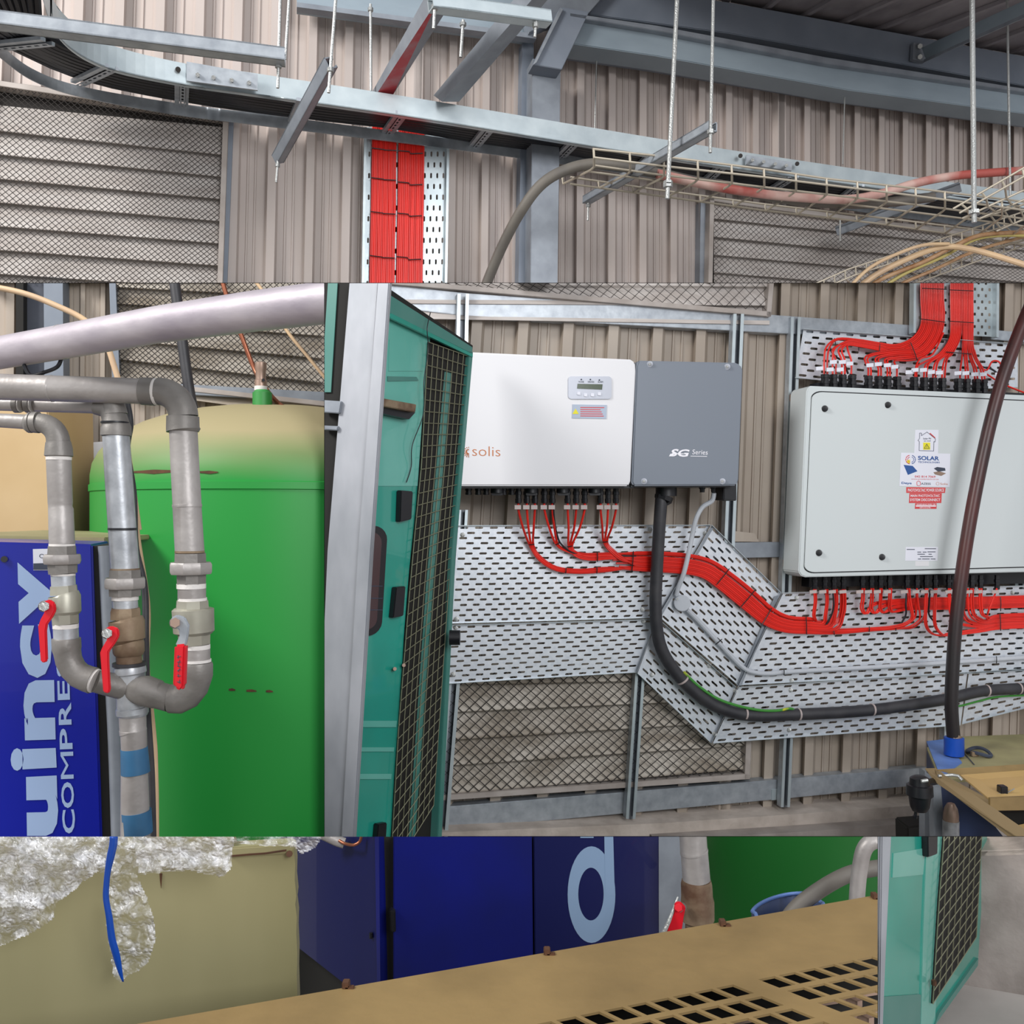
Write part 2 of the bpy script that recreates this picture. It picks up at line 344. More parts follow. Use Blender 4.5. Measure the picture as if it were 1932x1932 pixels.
# ================================================================ THE SETTING
CLIP = None
tag(MB().prism([Vector((-6, -3, 0)), Vector((8, -3, 0)), Vector((8, 7, 0)), Vector((-6, 7, 0))], Vector((0, 0, -0.1))).build('floor', M['floor'], smooth=0), 'pale concrete shed floor', None, kind='structure')
wall = thing('wall_back', 'beige corrugated cladding wall of the shed', None, W(966, 1900, -0.05), kind='structure')
wall.location.z = 0
MB().prism([W(-400, 2100, -0.03), W(2500, 1700, -0.03), W(2500, -1500, -0.03), W(-400, -1500, -0.03)], -W.n*0.04).build('backing_sheet', M['void'], wall, smooth=0)
def cladding(crests, y0, y1, material, hi=0.038, crest_w=0.28, ridge=True):
    # crests: (x at y0, x at y1) of each crest's left shoulder; one sheet from the first to the last
    mb = MB(); prof = [(0, 0.0), (0.06, 1), (crest_w, 1), (crest_w+0.06, 0.0)]
    if ridge: prof += [(0.50, 0), (0.515, 0.14), (0.555, 0.14), (0.57, 0), (0.70, 0), (0.715, 0.14), (0.755, 0.14), (0.77, 0)]
    top = []; bot = []
    for i in range(len(crests)-1):
        for t, h in prof:
            top.append(W(lerp(crests[i][0], crests[i+1][0], t), y0, h*hi)); bot.append(W(lerp(crests[i][1], crests[i+1][1], t), y1, h*hi))
    top.append(W(crests[-1][0]+1, y0, hi)); bot.append(W(crests[-1][1]+1, y1, hi)); top.append(W(crests[-1][0]+16, y0, hi)); bot.append(W(crests[-1][1]+16, y1, hi))
    a = [mb.bm.verts.new(p) for p in top]; b = [mb.bm.verts.new(p) for p in bot]
    for i in range(len(a)-1): mb.face([a[i], a[i+1], b[i+1], b[i]])
    return mb.build('cladding_sheet', material, wall, smooth=20, solid=0)
CLIP = 'A'
xs = [-90, -10, 65, 138, 215, 292, 367, 440, 510, 582, 650, 718, 783, 847, 910, 968, 1027, 1087, 1146, 1204, 1262, 1316, 1367, 1418, 1467, 1515, 1563, 1610, 1656, 1701, 1745, 1788, 1830, 1871, 1911, 1951, 1990]
tilt = lambda x: max(0, (1250-x)/1250)*24
cladding([(x, x-tilt(x)) for x in xs[:13]], -60, 534, M['clad'])
cladding([(x, x-tilt(x)) for x in xs[12:25]], -60, 534, M['clad'])
cladding([(x, x-tilt(x)) for x in xs[24:]], -60, 534, M['clad'])
CLIP = 'B'
xb = [-60, 8, 76, 112, 150, 188, 226, 264, 302, 340, 378, 416, 454, 492, 530, 568, 606, 650]
cladding([(x, x-8) for x in xb], 534, 1700, M['clad_c'], 0.02)
CLIP = 'CE'
xc = [(520, 430), (616, 534), (708, 630), (800, 726), (890, 820), (978, 914), (1063, 1002), (1148, 1093), (1232, 1182), (1313, 1270), (1392, 1352), (1470, 1432), (1545, 1508), (1616, 1580), (1686, 1650), (1755, 1720), (1823, 1790), (1893, 1862), (1962, 1934)]
cladding(xc[:11], 534, 1600, M['clad_c'], 0.044); cladding(xc[10:], 534, 1600, M['clad_c'], 0.044)
# concrete plinth along the foot of the wall
pl1 = MB(); q = [(600, 1581), (870, 1569), (1250, 1553), (1500, 1536), (1750, 1518), (2000, 1498)]
fr = [W(x, y, 0.14) for x, y in q]; zt = [p.z for p in fr]
for i in range(len(q)-1):
    a, b = fr[i], fr[i+1]; nb = -W.n*0.16
    pl1.prism([Vector((a.x, a.y, 0)), Vector((b.x, b.y, 0)), b, a], [Vector((a.x, a.y, 0))+nb, Vector((b.x, b.y, 0))+nb, b+nb+Vector((0, 0, 0.012)), a+nb+Vector((0, 0, 0.012))])
pl1.build('plinth_top', M['conc_lt'], wall, smooth=0)
pl2 = MB(); q2 = [(1240, 1586), (1500, 1570), (1750, 1552), (2000, 1532)]; fr = [W(x, y, 0.22) for x, y in q2]
for i in range(len(q2)-1):
    a, b = fr[i], fr[i+1]; nb = -W.n*0.079
    pl2.prism([Vector((a.x, a.y, 0)), Vector((b.x, b.y, 0)), b, a], nb)
pl2.build('plinth_face', M['concrete'], wall, smooth=0)
# ---- roof, beams, column (upper right)
CLIP = 'A'
ceil = thing('ceiling', 'grey profiled roof sheets seen from below', None, P(1700, 0, 3.8), kind='structure')
low = [(1100, -60), (1290, -8), (1376, 7), (1448, 21), (1519, 34), (1589, 47), (1656, 59), (1720, 72), (1777, 79), (1846, 93), (1907, 104), (1990, 120)]
upp = [(1200, -330), (1500, -300), (1620, -280), (1760, -230), (1900, -190), (2060, -170), (2220, -170), (2330, -165), (2400, -160), (2500, -160), (2560, -150), (2700, -140)]
for i in range(len(low)-1):
    g = 0.03; a, b, c, d = low[i], low[i+1], upp[i+1], upp[i]
    dl = lambda p: W(p[0], 966, 0.12).y
    A = P(lerp(a[0], b[0], g), lerp(a[1], b[1], g)-3, dl(a)); B = P(lerp(a[0], b[0], 1-g), lerp(a[1], b[1], 1-g)-3, dl(b))
    C = P(*c, dl(c)*0.62); D = P(*d, dl(d)*0.62)
    mb = MB().prism([A, B, C, D], Vector((0, 0, 0.02)))
    e = (B-A)*0.12; mb.prism([B-e*1.2, B-e*0.3, C-(C-D)*0.03, C-(C-D)*0.12], Vector((0, 0, -0.018)))
    mb.build('roof_sheet', M['roof'], ceil, smooth=0)
MB().prism([P(1000, -80, 4.0), P(2100, 90, 4.8), P(2900, -250, 3), P(1100, -420, 2.6)], Vector((0, 0, 0.05))).build('roof_backing', M['void'], ceil, smooth=0)
b1 = thing('eaves_beam', 'dark grey steel purlin directly under the roof sheets', 'beam', W(1600, 60, 0.1))
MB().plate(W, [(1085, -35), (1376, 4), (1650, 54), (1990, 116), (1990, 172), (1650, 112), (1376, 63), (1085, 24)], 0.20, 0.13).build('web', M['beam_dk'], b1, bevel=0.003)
MB().plate(W, [(1085, 20), (1376, 60), (1650, 109), (1990, 170), (1990, 178), (1650, 117), (1376, 67), (1085, 28)], 0.16, 0.10).build('bottom_flange', M['void'], b1)  # near-black colour paints in the shadow line below the purlin
b2 = thing('wall_beam', 'blue-grey steel beam running above the cladding on the right', 'beam', W(1600, 160, 0.1))
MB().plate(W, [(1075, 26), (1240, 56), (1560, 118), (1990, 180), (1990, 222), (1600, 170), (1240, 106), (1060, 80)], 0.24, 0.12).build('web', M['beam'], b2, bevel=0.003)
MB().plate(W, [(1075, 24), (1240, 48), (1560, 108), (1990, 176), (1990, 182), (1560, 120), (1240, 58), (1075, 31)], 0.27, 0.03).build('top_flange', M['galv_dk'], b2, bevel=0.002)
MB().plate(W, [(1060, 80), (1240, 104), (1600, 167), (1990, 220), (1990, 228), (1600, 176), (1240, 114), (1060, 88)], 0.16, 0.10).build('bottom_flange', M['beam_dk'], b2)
b3 = thing('girt_beam', 'grey steel beam crossing behind the red brace at the top', 'beam', W(800, 10, 0.1))
MB().plate(W, [(560, -50), (1010, -8), (1012, 70), (560, 8)], 0.16, 0.07).build('web', M['beam'], b3)
MB().plate(W, [(560, 4), (1012, 64), (1012, 73), (560, 13)], 0.20, 0.04).build('bottom_flange', M['galv_dk'], b3)
colm = thing('steel_column', 'grey steel column with bent top gusset behind the cable ladder', 'column', W(1030, 520, 0.15))
MB().plate(W, [(1005, 110), (1058, 118), (1052, 545), (1001, 545)], 0.19, 0.16).build('front_flange', M['galv_dk'], colm, bevel=0.002)
MB().plate(W, [(986, 78), (1007, 84), (1003, 545), (978, 545)], 0.10, 0.09).build('web', M['beam_dk'], colm)
MB().plate(W, [(1057, 13), (1112, 22), (1060, 131), (1006, 122)], 0.27, 0.08).build('gusset', M['beam_dk'], colm, bevel=0.002)
MB().plate(W, [(1040, -20), (1150, -20), (1112, 24), (1035, 45), (1000, 60), (990, 20)], 0.23, 0.06).build('cap_plate', M['galv_dk'], colm, bevel=0.002)
MB().plate(W, [(1057, 14), (1062, 18), (1012, 118), (1006, 122)], 0.28, 0.01).build('weld_edge', M['galv'], colm)
ab = thing('angle_brace', 'slanting steel angle bolted below the roof, upper right', 'brace', P(1740, 95, 4.0))
dA, dB = W(1745, 966, 0.25).y, 3.2
MB().prism([P(1741, 92, dA), P(1747, 110, dA), P(1990, 0, dB), P(1990, -22, dB)], Vector((0, 0.01, 0.01))).build('flange', M['beam'], ab)
MB().prism([P(1747, 110, dA), P(1748, 114, dA), P(1990, 8, dB), P(1990, 0, dB)], Vector((0, 0.03, 0.006))).build('lip', M['galv_dk'], ab)
MB().plate(W, [(1724, 80), (1748, 84), (1746, 116), (1722, 112)], 0.23, 0.02).build('bracket', M['galv_dk'], ab)
for y in (87, 107): MB().tube([W(1736, y, 0.23), W(1736, y, 0.255)], 0.011, 6).build('bolt', M['rod'], ab)
def brace(name, label, L, Mi, R, d0, d1, m2, painted=None):
    # L, Mi, R: (x,y) top and bottom of left edge, nearest edge and right edge
    t = thing(name, label, 'brace', P(*Mi[1], d1)); mb = MB()
    A = [P(*L[0], d0+0.07), P(*Mi[0], d0), P(*R[0], d0+0.05)]; A.append(A[0]+A[2]-A[1])
    B = [P(*L[1], d1+0.07), P(*Mi[1], d1), P(*R[1], d1+0.05)]; B.append(B[0]+B[2]-B[1])
    mb.prism(A, B); mb.build('box_section', m2, t)
    if painted: 
        n = (A[1]-B[1]).cross(A[2]-B[2]).normalized()
        if n.dot(Vector((0, -1, 0))) < 0: n = -n
        MB().prism([A[1]+n*0.0005, A[2]+n*0.0005, B[2]+n*0.0005, B[1]+n*0.0005], n*0.0012).build('painted_face', painted, t)
    return t
brace('red_painted_brace', 'diagonal steel brace with red paint on its underside', [(803, -8), (703, 172)], [(832, -8), (714, 173)], [(860, -8), (742, 178)], 2.75, 3.3, M['galv_dk'], M['redpaint'])
brace('plain_brace', 'unpainted diagonal steel brace right of the red one', [(975, -8), (818, 180)], [(1010, -8), (834, 192)], [(1040, -8), (866, 192)], 2.75, 3.3, M['galv_dk'])
def strut(name, label, a, b, d0, d1, w, h, m2, up=Vector((0, 0, 1)), grp=None):
    t = thing(name, label, 'strut channel', P(*a, d0), grp); MB().channel(P(*a, d0), P(*b, d1), w, h, up).build('channel', m2, t, smooth=0); return t
def rod(a, b, d, label, r=0.0042, nut=None, d2=None, r2=None):
    t = thing('threaded_rod', label, 'rod', P(*b, d2 or d)); MB().tube([P(*a, d), P(*b, d2 or d)], r, 8).build('rod', M['rod'], t)
    for y in (nut or []):
        k = (y-a[1])/(b[1]-a[1]); c = P(lerp(a[0], b[0], k), y, lerp(d, d2 or d, k)); MB().tube([c+Vector((0, 0, -0.006)), c+Vector((0, 0, 0.006))], r*2.1, 6).build('nut', M['rod'], t)
    return t
# ---- struts and their rods
strut('strut_channel', 'long galvanised strut channel hanging over the curved ladder, upper left', (-40, 34), (538, 108), 2.2, 2.35, 0.041, 0.034, M['galv'])
rod((529, -10), (524, 166), 2.36, 'threaded rod through the end of the long upper left strut', nut=(124,))
rod((546, -10), (538, 112), 2.6, 'thin rod just behind the long upper left strut end')
strut('strut_channel', 'slanting strut channel crossing under the ladder left of the red cables', (624, 118), (524, 300), 2.75, 3.2, 0.037, 0.032, M['galv_dk'], Vector((1, -0.4, 0.5)))
rod((634, -10), (620, 175), 2.74, 'rod into the upper end of the slanting left strut', nut=(132,), r=0.005)
rod((525, 296), (521, 344), 3.18, 'short rod end below the slanting left strut', nut=(312,))
strut('strut_channel', 'bright strut channel under the braces at the top centre', (812, 6), (1035, 36), 2.3, 2.45, 0.038, 0.034, M['galv_lt'])
rod((821, -4), (818, 54), 2.30, 'short rod hanging at the left of the top centre strut', nut=(14,))
rod((1011, 40), (1009, 70), 2.42, 'short rod below the right end of the top centre strut', nut=(48,))
strut('strut_channel', 'strut channel carrying the ladder right of the column', (1345, 238), (1106, 378), 2.85, 3.6, 0.034, 0.030, M['galv'], Vector((0.3, -0.6, 0.8)))
rod((1346, -10), (1340, 288), 2.84, 'rod into the raised end of the strut right of the column', nut=(249,), r=0.0055)
rod((1110, 380), (1109, 416), 3.58, 'short rod end below the strut near the hose', nut=(388,))
strut('strut_channel', 'dark strut channel under the wire baskets at the right', (1812, 352), (1578, 436), 3.72, 3.95, 0.038, 0.034, M['galv_dk'], Vector((0.3, -0.6, 0.8)))
rod((1585, 415), (1585, 455), 3.88, 'short rod end below the dark strut under the baskets')
rod((1278, -10), (1259, 375), 2.95, 'long dusty rod holding the left end of the wire basket', r=0.0075, nut=(345, 350))
rod((1834, -10), (1838, 420), 2.95, 'long dusty rod holding the wire baskets at the right', r=0.0085, nut=(400,))
rod((1900, -10), (1906, 370), 3.6, 'thin rod near the right edge above the baskets', r=0.005)
rod((699, 8), (700, 172), 3.32, 'rod left of the red painted brace', nut=(18,), r=0.005)
rod((874, 38), (869, 108), 3.3, 'rod between the two diagonal braces', nut=(46,), r=0.006)
rod((1126, 95), (1122, 245), 3.75, 'thin rod against the cladding right of the column', r=0.003)
rod((1594, 175), (1590, 310), 4.0, 'thin rod against the cladding under the blue-grey beam', r=0.003)
# ---- cable ladder
lad = thing('cable_ladder', 'galvanised cable ladder sweeping from the upper left to the right', 'cable ladder', W(900, 250, 0.2))
near = crom([(60, -130, 1.0, 62), (78, -40, .85, 60), (110, 40, .65, 58), (190, 98, .50, 50), (330, 134, .40, 44), (480, 156, .37, 44), (800, 204, .36, 41), (1250, 278, .34, 39), (1600, 330, .33, 36), (1990, 384, .32, 34)], 8)
a = [W(x, y-h/2+6, o) for x, y, o, h in near]; b = [W(x, y+h/2, o) for x, y, o, h in near]
rail = MB()
for i in range(len(a)-1): rail.prism([a[i], a[i+1], b[i+1], b[i]], [p-W.n*0.006 for p in (a[i], a[i+1], b[i+1], b[i])])
for tt in (a, b):
    for i in range(len(a)-1): rail.prism([tt[i], tt[i+1], tt[i+1]-W.n*0.022, tt[i]-W.n*0.022], Vector((0, 0, 0.004)))
rail.build('side_rail', M['galv_lt'], lad)
far = crom([(-160, 30, .70, 30), (-40, 62, .50, 27), (0, 96, .36, 25), (60, 140, .25, 22), (150, 172, .17, 20), (330, 205, .12, 22), (480, 224, .10, 22), (700, 252, .09, 20), (960, 286, .09, 18), (1250, 330, .08, 17), (1600, 388, .08, 16), (1990, 440, .08, 15)], 8)
a2 = [W(x, y-h/2, o) for x, y, o, h in far]; b2_ = [W(x, y+h/2, o) for x, y, o, h in far]
rail = MB()
for i in range(len(a2)-1): rail.prism([a2[i], a2[i+1], b2_[i+1], b2_[i]], [p-W.n*0.006 for p in (a2[i], a2[i+1], b2_[i+1], b2_[i])])
rail.build('side_rail', M['galv'], lad)
RUNGS = [(92, 82, .6, -10, 92, .40), (212, 130, .48, 148, 160, .18), (345, 158, .39, 344, 200, .13), (574, 192, .37, 556, 232, .10), (760, 216, .36, 733, 252, .09), (925, 243, .35, 897, 277, .09), (1088, 268, .34, 1058, 298, .09), (1235, 292, .34, 1200, 325, .08), (1368, 313, .33, 1333, 344, .08), (1498, 335, .33, 1455, 362, .08), (1622, 352, .33, 1580, 384, .08), (1750, 372, .33, 1700, 402, .08), (1880, 390, .33, 1830, 420, .08)]
for (nx, ny, no, fx, fy, fo) in RUNGS:
    A, B = W(nx, ny, no), W(fx, fy, fo); s_ = (B-A).cross(Vector((0, 0, 1))).normalized(); w_ = 0.021
    r_ = MB().perf(lambda u, v: A+(B-A)*u+s_*((v-0.5)*w_*0.9)+Vector((0, 0, -0.004)), 7, 1, 0.6, 0.4)
    r_.prism([A+s_*w_, A+s_*w_*0.5, B+s_*w_*0.5, B+s_*w_], Vector((0, 0, 0.012))); r_.prism([A-s_*w_*1.3, A-s_*w_*0.5, B-s_*w_*0.5, B-s_*w_*1.3], Vector((0, 0, 0.012)))
    r_.build('rung', M['galv'], lad, smooth=0)
for x, y in ((373, 141), (403, 146), (437, 151), (470, 156), (1420, 302), (1441, 305), (1463, 309), (1484, 312)):
    MB().tube([W(x, y, 0.42), W(x, y, 0.36)], 0.0075, 6).build('bolt', M['rod'], lad)
MB().plate(W, [(352, 116), (486, 140), (486, 170), (352, 152)], 0.405, 0.008).build('splice_plate', M['galv'], lad)
MB().plate(W, [(1408, 292), (1494, 306), (1494, 322), (1408, 310)], 0.365, 0.01).build('splice_plate', M['galv'], lad)
for x, y, o in ((336, 131, .412), (1397, 294, .37), (1504, 309, .37)): MB().tube([W(x, y, o), W(x, y, o-0.01)], 0.009, 12).build('rail_hole', M['void'], lad)
ST = [(66, -110, 1.0, -230, -40, .85), (84, 10, .74, -130, 40, .62)]+RUNGS+[(2000, 408, .32, 1960, 440, .08)]
for k in range(16):
    t = (k+0.5)/16; pts = []
    for q_ in crom(ST, 3):
        A, B = W(*q_[:3]), W(*q_[3:]); pts.append(A.lerp(B, 0.04+0.92*t)+Vector((0, 0, 0.026+0.003*math.sin(k*3+q_[0]*0.01))))
    tag(MB().tube(pts, 0.0125, 7).build('ladder_cable', M['cablk']), 'black cable lying side by side in the long cable ladder', 'cable', 'black cables in the cable ladder')
# ---- vertical perforated tray with red cables
def vtray(label, q, off, nu, nv, cat='cable tray'):
    t = thing('perforated_tray', label, cat, W(*bil(q, 0.5, 1), off-0.02))
    MB().perf(lambda u, v: W(*bil(q, u, v), off), nu, nv, 0.30, 0.52, tall=True).build('perforated_sheet', M['galv_lt'], t, smooth=0, solid=0.0015)
    for u0, u1 in ((-0.03, 0), (1, 1.03)):
        MB().prism([W(*bil(q, u0, 0), off+0.03), W(*bil(q, u1, 0), off+0.03), W(*bil(q, u1, 1), off+0.03), W(*bil(q, u0, 1), off+0.03)], -W.n*0.03).build('side_lip', M['galv_lt'], t, smooth=0)
    return t
tA = [(692, 240), (844, 240), (839, 545), (687, 545)]
vtray('vertical perforated tray dropping from the ladder with red cables', tA, 0.055, 13, 15)
def red_run(x0a, x1a, x0b, x1b, ya, yb, n, off, label, grp, r=0.0051):
    for i in range(n):
        u = (i+0.5)/n; xa = lerp(x0a, x1a, u); xb_ = lerp(x0b, x1b, u); w = random.uniform(-0.6, 0.6)
        pts = [W(lerp(xa, xb_, t)+w*math.sin(t*9+i), lerp(ya, yb, t), off+random.uniform(0, 0.003)) for t in (0, 0.25, 0.5, 0.75, 1)]
        tag(MB().tube(pts, r, 7).build('red_cable', M['red'] if i % 3 else M['red2']), label, 'cable', grp)
red_run(703, 748, 697, 744, 236, 545, 14, 0.065, 'thin red cable in the left bundle of the vertical tray below the ladder', 'red cables left bundle upper tray')
red_run(753, 801, 748, 797, 236, 545, 14, 0.065, 'thin red cable in the right bundle of the vertical tray below the ladder', 'red cables right bundle upper tray')
def tie_px(pts, off, label=None, grp=None, r=0.0022, m=None):
    return MB().tube([W(x, y, off) for x, y in pts], r, 5).build('cable_tie', m or M['blk'])
for k, (yl, yr) in enumerate(((281, 288), (337, 347), (401, 406), (484, 488))):
    xl = 703-(yl-240)*0.018
    tag(tie_px([(xl-1, yl-2), (xl+22, yl+1), (xl+24, yl+2), (xl+46, yl+3)], 0.078), 'black tie across the left red bundle of the upper vertical tray', 'cable tie', 'ties on the upper left bundle')
    tag(tie_px([(xl+49, yr-4), (xl+70, yr-2), (xl+73, yr+2), (xl+96, yr+1)], 0.078), 'black tie across the right red bundle of the upper vertical tray', 'cable tie', 'ties on the upper right bundle')
# ---- louvres behind diamond mesh
def louvre(label, q, lefts, rights, x0, x1, meshq, nu, nv, slm, fw=10, wr=0.0012, frame=('top', 'right', 'left', 'bottom'), depth=0.032, slats_x=None):
    t = thing('mesh_louvre', label, 'louvre vent', W(*bil(q, 0.5, 1), 0.03))
    MB().plate(W, q, 0.0435, 0.03).build('back_plate', M['void'], t, smooth=0)
    for i in range(len(lefts)-1):
        a0, a1, b0, b1 = lefts[i], lefts[i+1], rights[i], rights[i+1]; mb = MB()
        prof = [(0.0, 0.0), (0.3, 0.22), (0.62, 0.55), (0.93, 0.95), (1.0, 1.0), (1.03, 0.9)]
        g = [[mb.bm.verts.new(W(lerp(x0, x1, k/3), lerp(lerp(a0, a1, p), lerp(b0, b1, p), k/3), 0.045+depth*o)) for k in range(4)] for p, o in prof]
        for r in range(len(prof)-1):
            for k in range(3): mb.face([g[r][k], g[r][k+1], g[r+1][k+1], g[r+1][k]])
        mb.build('slat', slm, t, smooth=50)
    MB().diamonds(W, meshq, nu, nv, 0.052+depth, wr).build('wire_mesh', M['wire'], t, smooth=0, kind='stuff')
    e = {'top': (0, 1), 'right': (1, 2), 'bottom': (2, 3), 'left': (3, 0)}
    cx = sum(p[0] for p in q)/4; cy = sum(p[1] for p in q)/4
    for s_ in frame:
        i, j = e[s_]; A, B = q[i], q[j]
        if s_ in ('top', 'bottom'): sg = 1 if s_ == 'top' else -1; pp = [A, B, (B[0], B[1]+sg*fw), (A[0], A[1]+sg*fw)]
        else: sg = 1 if s_ == 'left' else -1; pp = [A, B, (B[0]+sg*fw, B[1]), (A[0]+sg*fw, A[1])]
        MB().plate(W, pp, 0.062+depth, 0.06+depth).build('frame_bar', M['frame'], t, bevel=0.001)
    return t
CLIP = 'A'
louvre('large mesh-covered louvre vent at the left below the curved ladder', [(-40, 146), (431, 216), (419, 560), (-40, 560)],
       [196, 243, 288, 334, 379, 424, 469, 514, 560], [240, 291, 333, 375, 417, 459, 501, 545, 590], -30, 421, [(-30, 158), (421, 224), (410, 560), (-30, 560)], 36, 36, M['slat'])
louvre('mesh-covered louvre vent at the upper right behind the wire baskets', [(1340, 370), (1990, 462), (1990, 570), (1336, 560)],
       [386, 412, 446, 480, 513, 548], [448, 476, 508, 536, 566, 596], 1347, 1980, [(1347, 378), (1980, 470), (1980, 570), (1345, 556)], 62, 17, M['slat'], fw=8, wr=0.0010, frame=('top', 'left', 'right'))
MB().plate(W, [(432, 216), (441, 218), (428, 545), (419, 545)], 0.06, 0.06).build('vent_trim', M['beam_dk'], wall)
MB().plate(W, [(1322, 380), (1336, 384), (1334, 545), (1320, 545)], 0.05, 0.05).build('vent_trim', M['galv_dk'], wall)
# ---- large hose and wire baskets
def cable(name, label, cat, pts, r, m2, grp=None, n=10, k=6, pl=W):
    return tag(MB().tube([pl(x, y, o) for x, y, o in crom(pts, k)], r, n).build(name, m2), label, cat, grp)
cable('large_hose', 'thick dusty grey hose arching up into the wire basket', 'hose', [(908, 560, .35), (945, 470, .45), (985, 395, .55), (1025, 345, .60), (1075, 318, .63), (1130, 309, .64), (1200, 318, .64), (1300, 340, .63), (1420, 364, .62), (1520, 380, .60), (1640, 384, .58), (1760, 372, .58)], 0.0195, M['greyhose'], n=14)
cable('stained_conduit', 'white conduit with a red stained side lying in the wire basket', 'conduit', [(1240, 328, .655), (1340, 350, .655), (1440, 366, .66), (1530, 374, .66), (1600, 376, .66), (1660, 366, .66), (1730, 345, .66), (1800, 332, .66), (1870, 326, .66), (1990, 318, .66)], 0.017, M['pinkish'], n=12)
def basket(label, top, dpt, crossx, lw, r=0.0042):
    # top: list of long-wire polylines as (x,y,off); crossx: list of cross wire polylines
    t = thing('wire_basket', label, 'wire basket tray', W(*top[0][0]))
    for ln in top: MB().tube([W(*p) for p in ln], r, 6).build('long_wire', M['basket'], t)
    for ln in crossx: MB().tube([W(*p) for p in ln], r, 6).build('cross_wire', M['basket'], t)
    return t
def along(pl_, x):      # y and off on a polyline at x
    for i in range(len(pl_)-1):
        if pl_[i][0] <= x <= pl_[i+1][0]:
            t = (x-pl_[i][0])/(pl_[i+1][0]-pl_[i][0]); return (x, lerp(pl_[i][1], pl_[i+1][1], t), lerp(pl_[i][2], pl_[i+1][2], t))
    return pl_[-1]
T1 = [(1118, 281, .78), (1240, 294, .78), (1441, 319, .78), (1559, 337, .78), (1724, 355, .78), (1990, 388, .78)]
T2 = [(1120, 297, .78), (1240, 312, .78), (1441, 334, .78), (1724, 369, .78), (1990, 404, .78)]
T3 = [(1120, 312, .72), (1240, 329, .72), (1441, 353, .72), (1724, 386, .72), (1990, 420, .72)]
T4 = [(1100, 322, .62), (1240, 341, .62), (1441, 366, .62), (1706, 398, .62), (1990, 434, .62)]
T5 = [(1076, 334, .50), (1240, 358, .50), (1441, 385, .50), (1706, 416, .50), (1990, 452, .50)]
T6 = [(1076, 347, .50), (1240, 369, .50), (1441, 397, .50), (1652, 421, .50), (1990, 470, .50)]
cr = []
for x in (1120, 1188, 1252, 1316, 1380, 1441, 1501, 1559, 1617, 1672, 1727, 1782, 1836, 1890, 1944):
    k = 57-max(0, x-1380)*0.01; p1 = along(T1, x); p3 = along(T2, x+1); 
    cr.append([p1, p3, (x+1, p3[1]+18, .73), (x-6, p3[1]+24, .70), (x-k, along(T6, max(x-k, 1076))[1], .50), (x-k-2, along(T5, max(x-k, 1076))[1], .50)])
basket('long pale wire basket tray running to the right below the ladder', [T1, T2, T3, T4, T5, T6], 0, cr, 0)
B2 = [[(1798, 394, .80), (1990, 283, .98)], [(1810, 402, .8), (1990, 300, .98)], [(1815, 412, .74), (1990, 332, .9)], [(1835, 418, .70), (1990, 352, .84)], [(1858, 410, .64), (1990, 366, .76)], [(1880, 436, .60), (1990, 388, .7)]]
c2 = []
for i in range(5):
    t = 0.08+i*0.2; g = lambda L, t=t: tuple(lerp(L[0][c], L[1][c], t) for c in range(3)); c2.append([g(L) for L in B2])
basket('short wire basket tray branching off at the right edge', B2, 0, c2, 0)
B3 = [[(1500, 552, .45), (1600, 508, .50), (1790, 446, .56), (1990, 380, .60)], [(1510, 562, .45), (1610, 520, .50), (1800, 458, .56), (1990, 396, .60)],
      [(1560, 556, .40), (1700, 512, .45), (1830, 462, .50), (1990, 414, .54)], [(1600, 560, .34), (1720, 524, .38), (1850, 478, .44), (1990, 436, .48)], [(1600, 570, .34), (1740, 530, .38), (1860, 487, .44), (1990, 446, .48)]]
c3 = []
for i in range(21):
    x = 1560+i*20; c3.append([along(B3[0], x-6), along(B3[1], x-5), along(B3[2], x+10), along(B3[3], x+34), along(B3[4], x+34)])
basket('yellowed lower wire basket tray full of cables at the right', B3, 0, c3, 0, 0.0034)
lc = [('cream_cable', 'cream', [(1600, 560, .5), (1650, 520, .52), (1720, 485, .54), (1780, 466, .56), (1830, 470, .62), (1890, 486, .7), (1990, 518, .8)], 0.012, 'thick cream cable leaving the lower basket to the right'),
      ('brown_cable', 'brown', [(1610, 566, .48), (1660, 528, .5), (1740, 495, .53), (1800, 465, .56), (1860, 442, .58), (1990, 438, .6)], 0.009, 'brown cable lying in the lower wire basket'),
      ('yellow_cable', 'yel', [(1625, 570, .45), (1700, 520, .5), (1780, 484, .53), (1840, 452, .56), (1900, 444, .58), (1990, 448, .6)], 0.007, 'yellow cable lying in the lower wire basket'),
      ('brown_cable', 'brown', [(1640, 575, .42), (1700, 536, .44), (1760, 510, .48), (1850, 470, .52), (1990, 432, .55)], 0.007, 'brown cable lowest in the lower wire basket'),
      ('cream_cable', 'cream', [(1590, 556, .52), (1640, 506, .54), (1700, 476, .56), (1745, 462, .58), (1790, 460, .58)], 0.007, 'thin cream cable along the rim of the lower basket')]
for nm, m2, pts, r, lb in lc: cable(nm, lb, 'cable', pts, r, M[m2])
